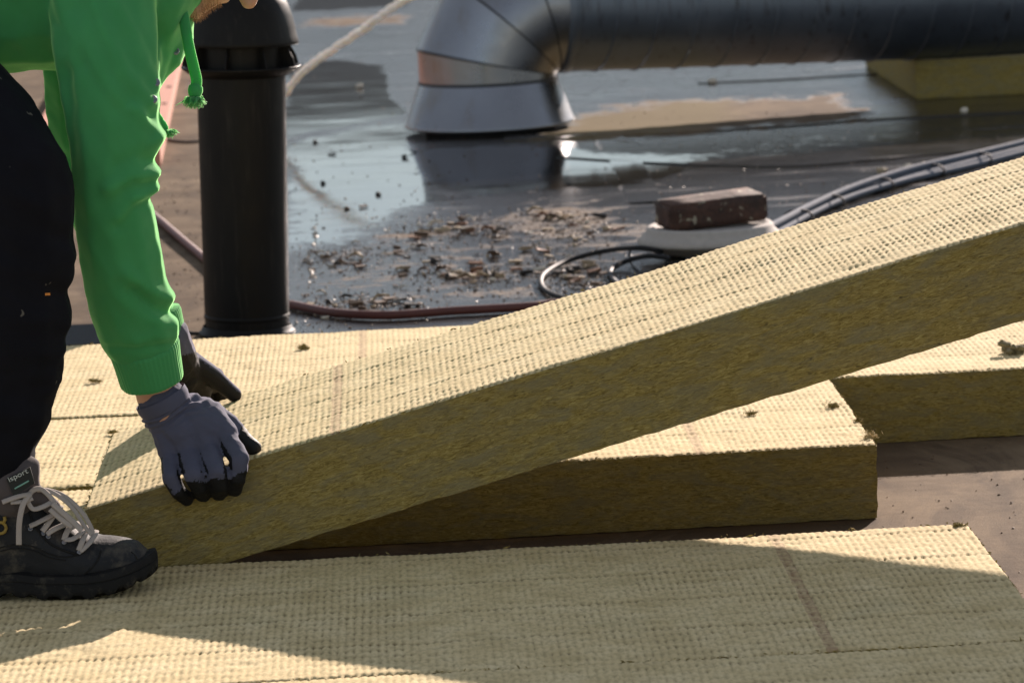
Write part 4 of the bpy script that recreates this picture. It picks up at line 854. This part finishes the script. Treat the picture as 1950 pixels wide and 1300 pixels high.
def text(name, s, mat, parent, p0, p1, h, depth=.0006):
    cu = bpy.data.curves.new(name, 'FONT'); cu.body = s; cu.size = 1; cu.extrude = .02; o = bpy.data.objects.new('t', cu); COL.objects.link(o); bpy.context.view_layer.update()
    me = bpy.data.meshes.new_from_object(o.evaluated_get(bpy.context.evaluated_depsgraph_get())); bpy.data.objects.remove(o)
    vv, _ = get_vn(me); x0, x1 = vv[:, 0].min(), vv[:, 0].max(); y0, y1 = vv[:, 1].min(), vv[:, 1].max(); p0, p1 = Vector(p0), Vector(p1); dx = (p1 - p0); dz = Vector((-dx.z, 0, dx.x)).normalized() * h
    out = np.array([tuple(p0 + dx * ((a - x0) / (x1 - x0)) + dz * ((b - y0) / (y1 - y0)) + Vector((0, -c * depth / .04, 0))) for a, b, c in vv]); set_v(me, out); me.name = name; return link(name, me, mat, parent)
M_INK = simple('label_thread', (.42, .46, .44), .7); M_INK2 = simple('label_thread_green', (.16, .34, .29), .7)
text('lettering', 'isport', M_INK, tong, lab(20, 920, .0006), lab(56, 902, .0006), .0085)
text('lettering', 'waterproof', M_INK2, tong, lab(28, 931, .0006), lab(55, 917, .0006), .0034) if False else None
bm = bmesh.new(); add_tube(bm, [lab(28, 930, .0008), lab(55, 915, .0008)], .0011, 6); from_bm('label_line', bm, M_INK2, tong)
# yellow emblem
e0 = stick(ub, 1, 1004, .002); bm = bmesh.new()
ringp = [e0 + Vector((.0075 * math.cos(a), -.0005, .0075 * math.sin(a))) for a in np.linspace(0, 2 * math.pi, 24)]
add_tube(bm, ringp, .0022, 8); add_tube(bm, [e0 + Vector((.004, -.0005, .006)), e0 + Vector((.007, -.0005, .011)), e0 + Vector((.006, -.0005, .015))], .0024, 8); from_bm('emblem', bm, simple('yellow_print', (.26, .175, .03), .6), bR, True)
# stitched seams and the eyelet edge
for sp_, r_s in (([(192, 1048), (186, 1066), (170, 1084), (150, 1098), (128, 1106)], .0013), ([(0, 1042), (30, 1036), (62, 1040), (95, 1054), (128, 1060), (160, 1052)], .0011), ([(0, 1049), (30, 1043), (62, 1047), (95, 1061), (126, 1066)], .0009), ([(52, 960), (66, 1000), (90, 1030), (118, 1046), (150, 1056)], .0016), ([(250, 1050), (262, 1066), (258, 1086), (240, 1100)], .0010)):
    tube('stitched_seam', spline([stick(ub, x, y, .0004) for x, y in sp_], 6), r_s, M_SOLE, bR, 6)
for ex, ey in ((58, 1006), (82, 1015), (92, 1021), (122, 1032), (151, 1051)):
    lathe('eyelet', [(.0, .0006), (.0018, .0008), (.0028, .0012), (.0034, 0.)], M_SNAP, bR, 12, Matrix.Translation(stick(ub, ex, ey, .0005)) @ Matrix.Rotation(math.radians(60), 4, 'X'))
# laces
def lace(pts, wdt=.0042, flat=.24, off=.004):
    P = spline([stick(ub, x, y, off + dz) for x, y, dz in pts], 6); tube('lace', P, wdt, M_LACE, bR, 8, flat, (.2, -.6, .75))
lace([(56, 1003, .001), (75, 995, .004), (96, 984, .006), (108, 972, .006)], .0040); lace([(80, 1012, .001), (90, 997, .004), (104, 975, .007), (112, 962, .007)], .0040)
lace([(88, 1018, .001), (105, 1010, .004), (130, 1004, .006), (148, 1006, .005)], .0042)
lace([(120, 1030, .001), (127, 1015, .004), (140, 1010, .006), (156, 1013, .006)], .0040); lace([(122, 1029, .002), (136, 1030, .004), (152, 1024, .006), (162, 1014, .006)], .0040)
lace([(150, 1050, .001), (156, 1034, .004), (163, 1016, .006)], .0037); lace([(153, 1052, .001), (166, 1040, .004), (178, 1028, .004), (181, 1020, .004)], .0037)
def lace2(pts, wdt=.0037, flat=.24): tube('lace', spline([on_y(x, y, Y) for x, y, Y in pts], 8), wdt, M_LACE, bR, 8, flat, (.2, -.7, .6))
lace2([(100, 955, -.178), (80, 965, -.192), (62, 968, -.196), (53, 950, -.194), (62, 934, -.186), (78, 931, -.178), (95, 945, -.178), (104, 960, -.180)])
lace2([(70, 932, -.178), (95, 935, -.172), (120, 950, -.168), (142, 972, -.166), (160, 1000, -.166), (175, 1018, -.166)]); lace2([(86, 932, -.164), (115, 940, -.16), (140, 958, -.158), (160, 980, -.158), (174, 1005, -.160), (178, 1022, -.162)])
lace2([(100, 958, -.186), (118, 974, -.188), (138, 992, -.186), (156, 1010, -.186)], .0044); lace2([(96, 968, -.188), (116, 986, -.190), (138, 1002, -.188)], .005)
lace2([(55, 942, -.195), (44, 960, -.204), (38, 985, -.210), (36, 1008, -.212), (36, 1037, -.213)], .0038); lace2([(60, 940, -.192), (38, 944, -.200), (14, 952, -.205), (4, 956, -.206)], .0036); lace2([(62, 948, -.194), (44, 954, -.2), (20, 956, -.204)], .0034)
print('verts', sum(len(o.data.vertices) for o in bpy.data.objects if o.type == 'MESH'))
